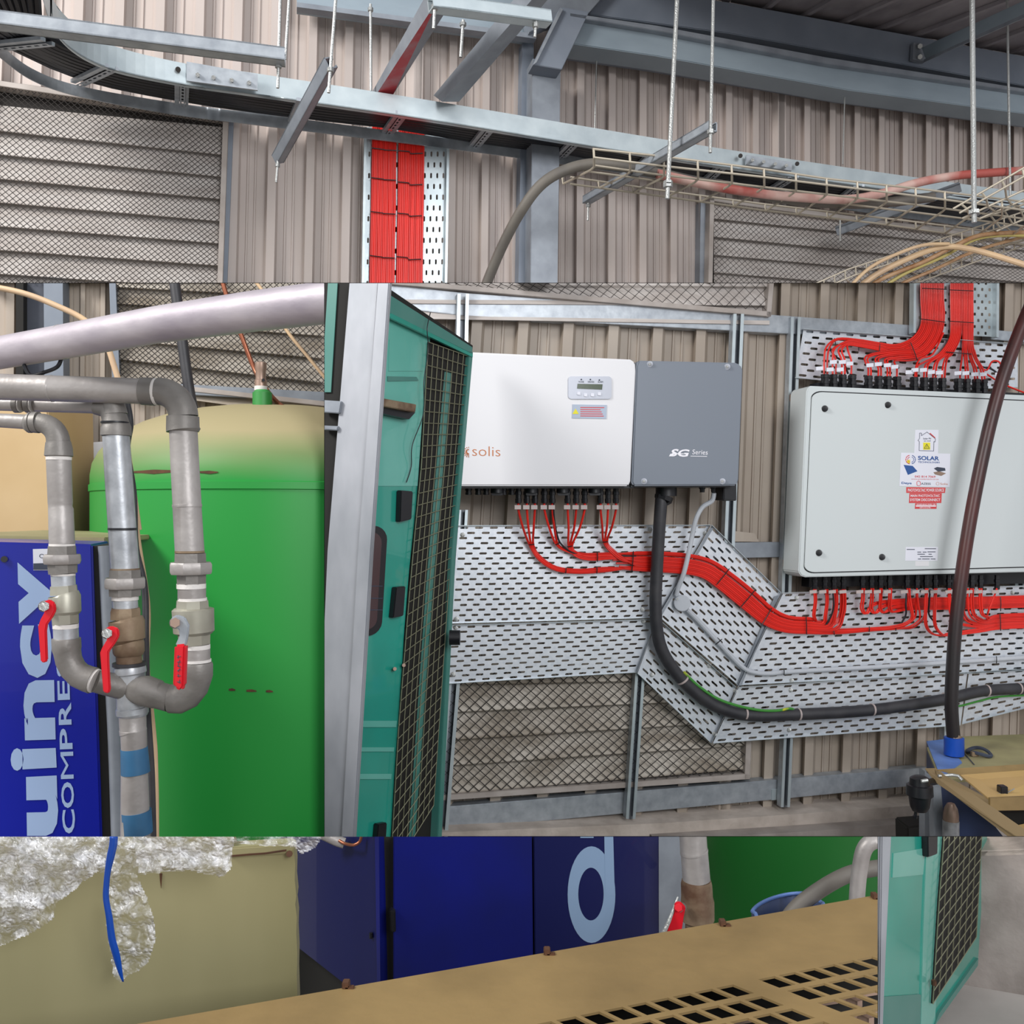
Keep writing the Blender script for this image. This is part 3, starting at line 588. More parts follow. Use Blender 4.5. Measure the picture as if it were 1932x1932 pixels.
# ================================================================ WALL EQUIPMENT (middle right)
CLIP = 'C'
def perf_tray(label, quads, off, name='perforated_tray', solid=0.0015, bolts=()):
    t = thing(name, label, 'cable tray', W(*bil(quads[0][0], 0.5, 1), off-0.05))
    for q, nu, nv in quads:
        MB().perf(lambda u, v: W(*bil(q, u, v), off), nu, nv, 0.56, 0.42).build('perforated_sheet', M['galv_tray'], t, smooth=0, solid=solid)
        for (i, j) in ((0, 1), (3, 2)):
            MB().prism([W(*q[i], off+0.022), W(*q[j], off+0.022), W(*q[j], off-0.002), W(*q[i], off-0.002)], Vector((0, 0, -0.002))).build('side_flange', M['galv_lt'], t, smooth=0)
    for x, y in bolts: MB().tube([W(x, y, off), W(x, y, off+0.006), W(x, y, off+0.007)], [0.010, 0.010, 0.005], 8).build('bolt_head', M['rod'], t)
    return t
# mesh louvres of this part of the wall
louvre('mesh-covered louvre strip above the white inverter', [(700, 500), (1462, 515), (1455, 597), (740, 536)], [500, 536, 572, 600], [500, 540, 576, 612], 720, 1452, [(700, 505), (1446, 522), (1446, 586), (740, 530)], 36, 3, M['slat'], fw=9, frame=('right', 'bottom'))
louvre('dusty mesh-covered louvre vent below the perforated trays', [(800, 1255), (1424, 1250), (1415, 1470), (800, 1513)], [1240, 1292, 1345, 1398, 1447, 1500], [1235, 1280, 1318, 1360, 1405, 1450], 800, 1406, [(800, 1258), (1408, 1252), (1404, 1458), (800, 1500)], 29, 12, M['slat_dusty'], fw=10, wr=0.0019, frame=('right', 'bottom'))
# horizontal rails of the wall
r1 = thing('wall_girt', 'galvanised steel rail running above the inverters', 'rail', W(1200, 600, 0.05))
MB().plate(W, [(730, 536), (880, 553), (1500, 597), (1740, 615), (1740, 637), (1500, 630), (880, 596), (730, 578)], 0.07, 0.06).build('rail', M['galv'], r1, bevel=0.002)
MB().plate(W, [(1870, 622), (1990, 632), (1990, 650), (1870, 640)], 0.07, 0.06).build('rail', M['galv'], r1, bevel=0.002)
r2 = thing('wall_girt', 'grey rail seen between the grey inverter and the pale enclosure', 'rail', W(1430, 1020, 0.05))
MB().plate(W, [(1340, 1024), (1520, 1022), (1520, 1050), (1340, 1054)], 0.06, 0.05).build('rail', M['galv_dk'], r2, bevel=0.002)
MB().plate(W, [(1386, 1002), (1424, 1006), (1432, 1022), (1380, 1022)], 0.065, 0.03).build('bracket', M['clad_c'], r2)
r3 = thing('wall_girt', 'galvanised steel rail low on the wall above the plinth', 'rail', W(1200, 1520, 0.05))
MB().plate(W, [(820, 1524), (1480, 1470), (1750, 1448), (1750, 1480), (1480, 1507), (820, 1568)], 0.07, 0.06).build('rail', M['galv'], r3, bevel=0.002)
MB().plate(W, [(1456, 1490), (1480, 1488), (1480, 1508), (1456, 1510)], 0.074, 0.004).build('joint_plate', M['galv_lt'], r3)
# upright struts
def upright(label, a, b, wpx, off=0.10):
    t = thing('upright_strut', label, 'strut channel', W(*b, off)); h = wpx/2
    def strip(x0, x1, o, th, mm, nm): MB().plate(W, [(a[0]+x0, a[1]), (a[0]+x1, a[1]), (b[0]+x1, b[1]), (b[0]+x0, b[1])], o, th).build(nm, mm, t, smooth=0)
    strip(-h, h, off-0.035, 0.003, M['galv_dk'], 'back_web'); strip(-h, -h+1.2, off, 0.035, M['galv'], 'side_web'); strip(h-1.2, h, off, 0.035, M['galv'], 'side_web')
    strip(-h, -h*0.42, off+0.002, 0.004, M['galv_lt'], 'lip'); strip(h*0.42, h, off+0.002, 0.004, M['galv_lt'], 'lip'); return t
upright('upright strut behind the white inverter near the teal cabinet', (874, 554), (871, 700), 22)
upright('upright strut behind the right edge of the grey inverter', (1394, 592), (1376, 1040), 20)
us = upright('long upright strut along the left side of the pale enclosure', (1502, 598), (1484, 1120), 18, 0.09)
for x, y in ((1500, 750), (1487, 1062)):
    MB().plate(W, [(x-9, y-6), (x+10, y-6), (x+10, y+7), (x-9, y+7)], 0.105, 0.006).build('clamp', M['brass'], us, bevel=0.001); MB().tube([W(x, y, 0.105), W(x, y, 0.116)], 0.008, 6).build('bolt', M['rod'], us)
upright('short strut end beside the teal cabinet above the tray', (874, 962), (872, 1000), 18)
upright('upright strut below the left end of the trays beside the teal cabinet', (857, 1288), (832, 1600), 22, 0.12)
upright('upright strut in front of the dusty louvre, centre', (1208, 1270), (1190, 1545), 18, 0.12)
upright('upright strut under the lower tray, ending over the plinth', (1488, 1385), (1482, 1523), 17, 0.12)
upright('bright upright strut behind the enclosure at the right edge', (1926, 1080), (1922, 1270), 20, 0.09)
upright('upright strut between the lower tray and the blue topped machine', (1788, 1365), (1788, 1400), 12, 0.06)
# perforated trays
OT = 0.125
perf_tray('upper perforated tray under the white inverter', [([(862, 991), (1341, 990), (1238, 1165), (848, 1176)], 17, 19)], OT, bolts=((873, 1009), (1227, 999), (1212, 1150), (861, 1168)))
perf_tray('lower perforated tray left of the angled section', [([(848, 1179), (1238, 1168), (1202, 1268), (838, 1290)], 14, 12)], OT, bolts=((860, 1184), (855, 1272), (1214, 1172)))
perf_tray('angled perforated tray section stepping down beside the grey inverter', [([(1343, 990), (1474, 1118), (1392, 1292), (1243, 1162)], 7, 21)], OT, bolts=((1330, 1006), (1387, 1303), (1338, 1256)))
perf_tray('lower angled perforated tray section under the black cable bend', [([(1241, 1166), (1389, 1296), (1342, 1402), (1203, 1270)], 7, 12)], OT, bolts=((1230, 1273), (1348, 1385)))
perf_tray('long perforated tray under the pale enclosure', [([(1478, 1118), (1990, 1103), (1990, 1262), (1396, 1292)], 21, 17)], OT, bolts=((1503, 1128), (1494, 1284), (1910, 1118)))
perf_tray('lower right perforated tray carrying the thick black cable', [([(1394, 1296), (1825, 1268), (1812, 1368), (1345, 1402)], 16, 11), ([(1828, 1268), (1990, 1258), (1990, 1322), (1815, 1366)], 6, 9)], OT, bolts=((1492, 1302), (1489, 1377)))
perf_tray('perforated tray above the pale enclosure behind the red cables', [([(1516, 620), (1742, 636), (1742, 738), (1500, 712)], 9, 9), ([(1742, 636), (1920, 648), (1920, 730), (1742, 738)], 8, 8)], 0.082)
for nm, a_, b_ in (('upper', (1343, 991), (1241, 1166)), ('lower', (1476, 1119), (1394, 1294))):
    c_ = (1202, 1270) if nm == 'upper' else (1343, 1402); t = thing('mitre_flange', 'folded flange along the %s bend joint of the trays' % nm, 'tray joint', W(*a_, OT))
    MB().prism([W(*a_, OT+0.03), W(*b_, OT+0.03), W(*b_, OT-0.01), W(*a_, OT-0.01)], -W.t*0.002).build('flange', M['galv'], t, smooth=0)
    MB().prism([W(*b_, OT+0.03), W(*c_, OT+0.03), W(*c_, OT-0.01), W(*b_, OT-0.01)], -W.t*0.002).build('flange', M['galv'], t, smooth=0)
    sg = -14 if nm == 'lower' else -3
    MB().plate(W, [(a_[0]+sg, a_[1]+6), (a_[0]+sg+7, a_[1]+4), (b_[0]+5, b_[1]), (b_[0]-4, b_[1])], OT+0.012, 0.002).build('fold', M['galv_dk'], t, smooth=0)  # darker strip stands in for the shadow line along the mitre
vtray('vertical perforated tray with red cables above the pale enclosure', [(1729, 500), (1881, 506), (1880, 636), (1728, 628)], 0.085, 11, 11)
# ---- inverters
inv = thing('white_inverter', 'white wall-mounted inverter with a small display and orange lettering', 'inverter', W(1000, 916, 0.1))
MB().plate(W, [(800, 660), (1190, 678), (1199, 684), (1200, 700), (1190, 908), (1186, 917), (800, 917)], 0.34, 0.20).build('cover', M['white'], inv, bevel=0.006)
MB().plate(W, [(800, 655), (1185, 700), (1180, 905), (800, 905)], 0.15, 0.08).build('chassis', M['blk'], inv)
MB().plate(W, [(800, 912), (1200, 912), (1196, 921), (800, 921)], 0.31, 0.16).build('base_lip', M['blk'], inv)
def rrect(x0, y0, x1, y1, r, n=4):
    out = []
    for cx, cy, a0 in ((x1-r, y0+r, -90), (x1-r, y1-r, 0), (x0+r, y1-r, 90), (x0+r, y0+r, 180)):
        for k in range(n+1):
            a = math.radians(a0+90*k/n); out.append((cx+r*math.cos(a), cy+r*math.sin(a)))
    return out
dp = MB().plate(W, rrect(1072, 710, 1154, 753, 6), 0.345, 0.006).build('display_panel', M['panelgrey'], inv, bevel=0.001)
MB().plate(W, [(1090, 724), (1137, 725), (1136, 735), (1089, 733)], 0.347, 0.003).build('screen', M['lcd'], dp)
for x, y in ((1097, 716), (1114, 716), (1131, 717)): MB().tube([W(x, y, 0.345), W(x, y, 0.348)], 0.003, 8).build('indicator', M['ink'], dp)
for x, y in ((1092, 742), (1105, 745), (1118, 745), (1131, 743)): MB().plate(W, rrect(x-3, y-3, x+3, y+3, 1.5), 0.349, 0.004).build('button', M['sticker'], dp)
def textpx(body, pl, q, off, bold=0.0, spacing=1.0):
    return MB().text(body, lambda u, v: pl(*bil(q, u, v), off), bold=bold, spacing=spacing)
for k, (x, w_) in enumerate(((1092, 10), (1109, 12), (1128, 10))): textpx('ALARM'[:5] if k == 2 else ('POWER' if k == 0 else 'OPERATION'), W, [(x, 719), (x+w_, 719), (x+w_, 722), (x, 722)], 0.3462).build('lettering', M['ink'], dp, smooth=0)
st = MB().plate(W, [(1080, 763), (1145, 764), (1144, 790), (1079, 789)], 0.3425, 0.002).build('warning_label', M['stickblue'], inv, smooth=0)
MB().plate(W, [(1086, 771), (1092, 781), (1080, 781)], 0.3435, 0.001).build('warning_triangle', M['inkyel'], st, smooth=0)
lb = MB()
for k in range(5): lb.plate(W, [(1095, 768+k*4), (1140-(k*7) % 9, 768.3+k*4), (1140-(k*7) % 9, 769.8+k*4), (1095, 769.5+k*4)], 0.3432, 0.0005)
lb.build('print_lines', M['inkred'], st, smooth=0)
textpx('solis', W, [(891, 841), (944, 843), (944, 861), (891, 860)], 0.3408, -0.012).build('lettering', M['orange'], inv, smooth=0)
sun = MB()
for k in range(9):
    a = math.radians(90+k*22.5*1.0); c_, s_ = math.cos(a), math.sin(a)
    for rr in ((3, 6), (7, 10)): sun.tube([W(884+c_*rr[0], 852-s_*rr[0], 0.341), W(884+c_*rr[1], 852-s_*rr[1]+1, 0.341)], 0.0014, 4)
sun.build('sun_emblem', M['orange'], inv)
sg = thing('grey_inverter', 'grey cabinet inverter beside the white one, with pale SG lettering', 'inverter', W(1300, 916, 0.1))
MB().plate(W, [(1205, 680), (1388, 684), (1398, 688), (1402, 698), (1394, 905), (1390, 916), (1196, 917), (1192, 910), (1201, 690)], 0.34, 0.19).build('cover', M['sg'], sg, bevel=0.006)
MB().plate(W, [(1190, 905), (1378, 905), (1378, 919), (1190, 919)], 0.32, 0.16).build('base_lip', M['blk'], sg)
MB().plate(W, [(1366, 912), (1390, 912), (1390, 945), (1366, 943)], 0.29, 0.10).build('foot_bracket', M['blk'], sg, bevel=0.003)
for x, y in ((1226, 687), (1372, 692), (1215, 908), (1363, 908)):
    s_ = MB().tube([W(x, y, 0.34), W(x, y, 0.344), W(x, y, 0.3445)], [0.0125, 0.0125, 0.010], 14).build('screw', M['panelgrey'], sg); MB().tube([W(x, y, 0.344), W(x, y, 0.349)], 0.0055, 6).build('hex_socket', M['rod'], s_)
textpx('SG', W, [(1269, 847), (1302, 848), (1297, 862), (1262, 861)], 0.3412, 0.03).build('emblem_letters', M['inkwhite'], sg, smooth=0)
MB().plate(W, [(1262, 861), (1268, 855), (1290, 855.5), (1290, 857), (1272, 857), (1268, 861)], 0.3416, 0.0005).build('emblem_stroke', M['inkwhite'], sg, smooth=0)
textpx('Series', W, [(1307, 848), (1336, 849), (1335, 858), (1306, 857)], 0.341, 0).build('lettering', M['inkwhite'], sg, smooth=0)
MB().plate(W, [(1303, 860), (1334, 860.6), (1334, 861.6), (1303, 861)], 0.341, 0.0005).build('underline', M['inkwhite'], sg, smooth=0)
# black gland blocks and plugs under the white inverter
OC = 0.24
def plug(x, y0, y1, label, grp, off=OC, wpx=8.0, up=False):
    r = wpx/2*3.75/F*1.25; a = W(x, y0, off); b = W(x, y1, off); d = b-a; t_ = thing('cable_plug', label, 'connector', b, grp)
    prof = [(0, 1.0), (0.3, 1.0), (0.31, 1.25), (0.5, 1.25), (0.51, 1.0), (0.72, 1.0), (0.73, 1.2), (0.97, 1.1), (1.0, 0.7)]
    MB().tube([a+d*p for p, k in prof], [r*k for p, k in prof], 8).build('body', M['blk'], t_, smooth=30)
    return t_
for x in (884, 902, 917, 950, 965): plug(x, 917, 934, 'unused short black connector left of the red cables under the white inverter', 'empty connectors under the white inverter')
leads = [978, 994, 1009, 1027, 1042, 1071, 1087, 1103, 1133, 1147, 1162]
for x in leads: plug(x, 917, 950, 'long black connector with a red cable under the white inverter', 'used connectors under the white inverter')
for k, x in enumerate((938, 1003, 1062, 1122)):
    t_ = thing('dc_switch', 'black rotary switch knob under the white inverter, number %s from the left' % ('one', 'two', 'three', 'four')[k], 'switch', W(x, 930, 0.28))
    MB().tube([W(x, 918, 0.26), W(x, 930, 0.26)], 0.026, 12).build('knob_base', M['blk'], t_); MB().box(W(x, 932, 0.26), 0.045, 0.02, 0.012).build('grip', M['blk'], t_, bevel=0.002)
# leads and the main bundle
bund = [((1200, 1041), (1200, 1077)), ((1250, 1041), (1250, 1080)), ((1300, 1045), (1298, 1084)), ((1343, 1056), (1328, 1092)), ((1380, 1080), (1356, 1112)), ((1425, 1116), (1398, 1146)), ((1458, 1146), (1440, 1178)), ((1490, 1162), (1480, 1193)), ((1530, 1165), (1528, 1196))]
OB = OT+0.03
sub = {0: [(0, 3, 'l'), ], }
grpof = [0, 0, 0, 1, 1, 2, 2, 2, 3, 3, 3]; laneof = [9, 10, 11, 0, 1, 3, 4, 5, 6, 7, 8]
lanes = 12
knot = {0: (1003, 1030), 1: (1053, 1028), 2: (1076, 1031), 3: (1142, 1023)}
mid = {0: [(1018, 1055), (1050, 1074), (1095, 1079), (1150, 1075)], 1: [(1075, 1040), (1105, 1046), (1150, 1045)], 2: [(1088, 1048), (1115, 1054), (1150, 1052)], 3: [(1155, 1042), (1175, 1056)]}
risers = [1537, 1540, 1556, 1559, 1562, 1573, 1577, 1580, 1591, 1595, 1730, 1747]
for k, x in enumerate(leads):
    g = grpof[k]; f = (laneof[k]+0.5)/lanes; j = (k-[0, 0, 0, 3, 3, 5, 5, 5, 8, 8, 8][k]); kn = knot[g]
    pts = [(x, 949, OC), (x, 962, OC-0.01), (lerp(x, kn[0], 0.35), lerp(962, kn[1], 0.5), OC-0.04), (kn[0]+j*3.2-3, kn[1]-j*0.5, OB)]
    for i, (mx, my) in enumerate(mid[g]): pts.append((mx+j*1.2*(1 if i == 0 else 0), my-j*3.0+2, OB+0.004*(g == 3)))
    for a_, b_ in bund: pts.append((lerp(a_[0], b_[0], f), lerp(a_[1], b_[1], f), OB))
    L_ = laneof[k]; rx = risers[L_]
    if L_ < 10: pts += [(lerp(1536, rx, 0.5)+L_*1.5, lerp(1168, 1193, f), OB+0.01), (rx-3, 1160, OB+0.02), (rx, 1135, OB+0.03), (rx-1, 1112, OB+0.04)]
    else: pts += [(1580, 1195-(11-L_)*3, OB), (1640, 1190-(11-L_)*3, OB), (1690, 1186-(11-L_)*3, OB), (rx-25, 1184-(11-L_)*3, OB), (rx-4, 1165, OB+0.02), (rx-2, 1140, OB+0.03), (rx, 1114, OB+0.04)]
    cable('red_cable', 'red cable sweeping from the white inverter along the angled tray to the enclosure', 'cable', pts, 0.0048, M['red'] if k % 2 else M['red2'], 'red cables of the sweeping main bundle', 7, 4)
for k in range(4):
    f = (2+k*2.6)/lanes; pts = [(lerp(a_[0], b_[0], f), lerp(a_[1], b_[1], f), OB-0.006) for a_, b_ in bund]
    pts = [(1150+k*6, lerp(1046, 1074, f), OB-0.006)]+pts+[(1550, lerp(1168, 1193, f), OB), (1582+k*3, 1165, OB+0.01), (1586+k*3, 1113, OB+0.03)]
    cable('red_cable', 'red cable in the lower layer of the main bundle on the angled tray', 'cable', pts, 0.0042, M['red2'], 'under-layer red cables of the main bundle', 7, 4)
cable('black_lead', 'thin black cable among the leads under the white inverter', 'cable', [(1044, 950, OC), (1045, 975, OC-.02), (1050, 1005, OB+.02), (1060, 1028, OB+.01), (1090, 1046, OB), (1150, 1048, OB), (1200, 1050, OB)], 0.004, M['cablk'])
for x in leads:      # clear tags
    tag(MB().plate(W, [(x-7, 953), (x+5, 953), (x+5, 961), (x-7, 961)], OC+0.01, 0.003).build('cable_marker', M['tie'], smooth=0), 'small clear marker tag on a red lead under the white inverter', 'tag', 'marker tags under the white inverter')
def tie2(p, q, off, label, grp, r=0.0022, m='blk'):
    tag(MB().tube([W(*p, off), W((p[0]+q[0])/2+0.5, (p[1]+q[1])/2, off+0.004), W(*q, off)], r, 5).build('cable_tie', M[m]), label, 'cable tie', grp)
for p, q in [((1195, 1040), (1192, 1079)), ((1127, 1042), (1127, 1060)), ((1068, 1071), (1067, 1082)), ((1126, 1070), (1126, 1082)), ((998, 1028), (1008, 1027)), ((1048, 1028), (1057, 1024)), ((1070, 1032), (1080, 1030)), ((1137, 1023), (1147, 1022)), ((1250, 1041), (1250, 1081)), ((1376, 1073), (1352, 1103)), ((1424, 1114), (1398, 1145)), ((1456, 1147), (1438, 1178)), ((1521, 1164), (1522, 1197))]:
    tie2(p, q, OB+0.012, 'black cable tie on the main red bundle', 'ties on the main red bundle')
# thick black cable, earth wire, white conduit
KC = [(1249, 930, .22), (1246, 965, .22), (1240, 1060, .20), (1237, 1150, .19), (1245, 1215, .18), (1270, 1262, .17), (1305, 1300, .17), (1350, 1332, .17), (1410, 1349, .17), (1500, 1348, .17), (1640, 1340, .17), (1780, 1320, .17), (1860, 1303, .17), (1990, 1297, .17)]
cable('thick_black_cable', 'thick black power cable curving from the grey inverter across the trays', 'cable', KC, 0.0265, M['rub'], n=16, k=8)
gl = thing('cable_gland', 'black cable gland where the thick cable enters the grey inverter', 'gland', W(1257, 942, 0.2))
MB().tube([W(1257, 917, 0.22), W(1257, 936, 0.22)], 0.045, 16).build('collar', M['blk'], gl); MB().tube([W(1253, 936, 0.22), W(1251, 944, 0.22), W(1250, 945, 0.22)], [0.04, 0.038, 0.028], 8).build('nut', M['blk'], gl)
for k, x in enumerate((1325, 1346)): 
    t_ = thing('small_gland', 'small black gland under the grey inverter, %s the white conduit' % ('left of', 'feeding')[k], 'gland', W(x, 930, 0.25)); MB().tube([W(x, 917, 0.25), W(x, 922, 0.25), W(x, 922.5, .25), W(x, 929, 0.25)], [0.014, 0.014, 0.011, 0.010], 8).build('body', M['blk'], t_)
for x, y, dx, dy in ((1288, 1283, 7, -5), (1405, 1347, 1, -10), (1506, 1348, 0, -10), (1645, 1339, 0, -10), (1783, 1318, 0, -10), (1861, 1303, 0, -10), (1921, 1299, 0, -9)):
    c_ = W(x, y, .17); tdir = Vector((W(x+dy, y-dx, .17)-W(x-dy, y+dx, .17))).normalized()
    tag(MB().tube([c_-tdir*0.004, c_+tdir*0.004], 0.0285, 14).build('steel_band', M['tie']), 'bright strap around the thick black cable', 'strap', 'straps around the thick black cable')
cable('earth_wire', 'green and yellow earth wire following the thick black cable', 'cable', [(1290, 1268, .18), (1320, 1296, .18), (1362, 1322, .185), (1420, 1338, .185), (1462, 1341, .185), (1492, 1337, .18), (1502, 1345, .16)], 0.0062, M['greenstripe'])
cable('earth_wire', 'yellow-green earth wire below the thick cable at the far right', 'cable', [(1790, 1330, .15), (1810, 1332, .165), (1850, 1322, .165), (1890, 1314, .165), (1990, 1310, .165)], 0.005, M['greenstripe'])
WC = [(1347, 930, .25), (1343, 945, .24), (1325, 957, .23), (1313, 980, .22), (1306, 1010, .20), (1299, 1045, .19), (1290, 1082, .18), (1280, 1108, .16), (1276, 1122, .15)]
cable('white_conduit', 'white flexible conduit hanging from the grey inverter to the round box', 'conduit', WC, 0.0105, M['whitepvc'])
jb = thing('junction_box', 'round grey junction box lid on the angled tray', 'junction box', W(1287, 1140, OT))
MB().tube([W(1287, 1138, OT), W(1287, 1138, OT+0.035), W(1287, 1138, OT+0.037)], [0.036, 0.036, 0.033], 20).build('box', M['whitepvc'], jb)
for x, y in ((1278, 1130), (1296, 1146)): MB().tube([W(x, y, OT+0.037), W(x, y, OT+0.039)], 0.004, 8).build('screw', M['rod'], jb)
cable('grey_conduit', 'grey conduit running down the angled tray from the round box then right', 'conduit', [(1296, 1150, .15), (1320, 1174, .145), (1370, 1228, .145), (1400, 1258, .145), (1420, 1268, .145), (1450, 1271, .145), (1500, 1267, .145), (1700, 1256, .145), (1990, 1237, .145)], 0.0105, M['whitepvc'])
for p, q in (((1350, 1216), (1362, 1206)), ((1479, 1262), (1479, 1274)), ((1880, 1238), (1880, 1251))): tie2(p, q, .165, 'black tie on the grey conduit', 'ties on the grey conduit')
# ---- pale enclosure
enc = thing('combiner_enclosure', 'large pale grey steel enclosure with stickers on its door', 'enclosure', W(1700, 1085, 0.1))
MB().plate(W, [(1530, 728), (1990, 748), (1990, 1078), (1520, 1089), (1512, 1086), (1507, 1079), (1522, 738), (1525, 731)], 0.25, 0.13).build('body', M['white_box'], enc, bevel=0.004)
gk = rrect(0, 0, 1, 1, 0.035, 5)
def doorq(u, v): return bil([(1531, 737), (2010, 758), (2010, 1069), (1516, 1082)], u, v)
MB().plate(W, [doorq(u, v) for u, v in rrect(0, 0, 1, 1, 0.04, 6)], 0.2512, 0.002).build('door_seal', M['blk'], enc, smooth=0)
def doorq2(u, v): return bil([(1533, 739), (2012, 760), (2012, 1067), (1518, 1080)], u, v)
door = MB().plate(W, [doorq2(u, v) for u, v in rrect(0, 0, 1, 1, 0.04, 6)], 0.257, 0.006).build('door', M['white_box'], enc, smooth=0)
for x, y in ((1556, 771), (1675, 764), (1545, 1043), (1664, 1051)): MB().tube([W(x, y, 0.257), W(x, y, 0.264), W(x, y, 0.265)], [0.0145, 0.0135, 0.009], 16).build('lock_cap', M['blk'], door)
OS = 0.2578
st1 = MB().plate(W, [(1727, 811), (1771, 811), (1770, 856), (1725, 856)], OS, 0.0006).build('house_sticker', M['sticker'], door, smooth=0)
hm = MB(); hp = [(1734, 850), (1734.5, 833), (1732, 831), (1735, 827), (1735, 817), (1738.5, 817), (1738.5, 822), (1749, 815), (1765, 828), (1764, 834), (1762, 833), (1761.5, 851), (1734, 850)]
for i in range(len(hp)-1): hm.tube([W(*hp[i], OS+.001), W(*hp[i+1], OS+.001)], 0.0009, 4, False)
hm.build('house_outline', M['ink'], st1, smooth=0)
MB().plate(W, [(1755, 816.5), (1765, 825.5), (1764, 827), (1754, 818)], OS+.001, .0006).build('roof_bar', M['inkred'], st1, smooth=0)
textpx('Solar PV', W, [(1742, 826), (1757, 826), (1757, 829), (1742, 829)], OS+.0007, 0.01).build('lettering', M['ink'], st1, smooth=0)
textpx('on roof', W, [(1743, 830.5), (1756, 830.5), (1756, 833), (1743, 833)], OS+.0007, 0.01).build('lettering', M['ink'], st1, smooth=0)
MB().plate(W, [(1742, 835), (1755, 835), (1755, 848.5), (1742, 848.5)], OS+.001, .0006).build('yellow_square', M['inkyel'], st1, smooth=0)
wt = MB(); wp = [(1748.5, 837.5), (1753.5, 846), (1743.5, 846), (1748.5, 837.5)]
for i in range(3): wt.tube([W(*wp[i], OS+.0018), W(*wp[i+1], OS+.0018)], 0.0010, 4)
wt.tube([W(1748.5, 840.5, OS+.0018), W(1748.5, 844.5, OS+.0018)], 0.0007, 4)
wt.build('warning_triangle', M['ink'], st1, smooth=0)
st2 = MB().plate(W, [(1700, 854), (1793, 856), (1792, 919), (1697, 917)], OS+.0004, 0.0006).build('company_sticker', M['sticker'], door, smooth=0)
textpx('SOLAR', W, [(1732, 860), (1772, 861), (1772, 869), (1732, 868)], OS+.001, 0.03).build('lettering', M['inkblue'], st2, smooth=0)
textpx('TECHNOLOGIES', W, [(1732, 870), (1773, 871), (1773, 874), (1732, 873.4)], OS+.001, 0.01).build('lettering', M['inkblue'], st2, smooth=0)
textpx('042 814 7069', W, [(1726, 897), (1765, 897.5), (1765, 901.5), (1726, 901)], OS+.001, 0.01).build('lettering', M['inkred'], st2, smooth=0)
textpx('www.pvsolartech.co.za', W, [(1719, 902.5), (1771, 903), (1771, 906), (1719, 905.5)], OS+.001).build('lettering', M['inkred'], st2, smooth=0)
textpx('Deye', W, [(1701, 909), (1720, 909.5), (1720, 915), (1701, 914.5)], OS+.001, 0.02).build('lettering', M['inkblue'], st2, smooth=0)
textpx('AZESS', W, [(1738, 910.5), (1756, 911), (1756, 914.8), (1738, 914.4)], OS+.001, 0.01).build('lettering', M['ink'], st2, smooth=0)
textpx('Solis', W, [(1774, 911), (1788, 911.3), (1788, 915), (1774, 914.7)], OS+.001).build('lettering', M['orange'], st2, smooth=0)
lg = MB(); 
for k in range(5):
    a0 = math.radians(100+k*34); c0 = (1717, 867)
    lg.tube([W(c0[0]+8*math.cos(a0+q*.12), c0[1]-8*math.sin(a0+q*.12), OS+.001) for q in range(5)], 0.0018, 4)
    lg.tube([W(c0[0]+4.5*math.cos(a0+q*.12), c0[1]-4.5*math.sin(a0+q*.12), OS+.001) for q in range(5)], 0.0014, 4)
lg.build('round_emblem', M['inkred'], st2, smooth=0)
lg = MB(); 
for k in range(5):
    a0 = math.radians(-80+k*32); c0 = (1719, 867)
    lg.tube([W(c0[0]+8*math.cos(a0+q*.12), c0[1]-8*math.sin(a0+q*.12), OS+.001) for q in range(5)], 0.0016, 4)
    lg.tube([W(c0[0]+5*math.cos(a0+q*.12), c0[1]-5*math.sin(a0+q*.12), OS+.001) for q in range(5)], 0.0012, 4)
lg.build('round_emblem', M['inkblue'], st2, smooth=0)
MB().plate(W, [(1711, 869), (1717, 867), (1717, 874), (1712, 873)], OS+.0012, .0006).build('emblem_patch', M['inkyel'], st2, smooth=0)
MB().plate(W, [(1705, 877), (1722, 879), (1731, 889), (1713, 896)], OS+.001, .0006).build('panel_picture', M['inkblue'], st2, smooth=0)
MB().plate(W, [(1762, 884), (1768, 881), (1783, 883), (1784, 888), (1770, 890)], OS+.001, .0006).build('kit_picture', M['ink'], st2, smooth=0)
MB().plate(W, [(1761, 891), (1772, 889), (1785, 893), (1776, 898), (1764, 895)], OS+.001, .0006).build('kit_picture', M['brass'], st2, smooth=0)
lg = MB().tube([W(1733+4*math.cos(k*.63)*(0.8 if k in (0, 5) else 1), 912-4.5*math.sin(k*.63), OS+.001) for k in range(11)], 0.0013, 4); lg.build('flame_emblem', M['inkred'], st2, smooth=0)
lg = MB().tube([W(1769+3*math.cos(k*.63), 912.5-3*math.sin(k*.63), OS+.001) for k in range(11)], 0.0006, 4); lg.build('ring_emblem', M['orange'], st2, smooth=0)
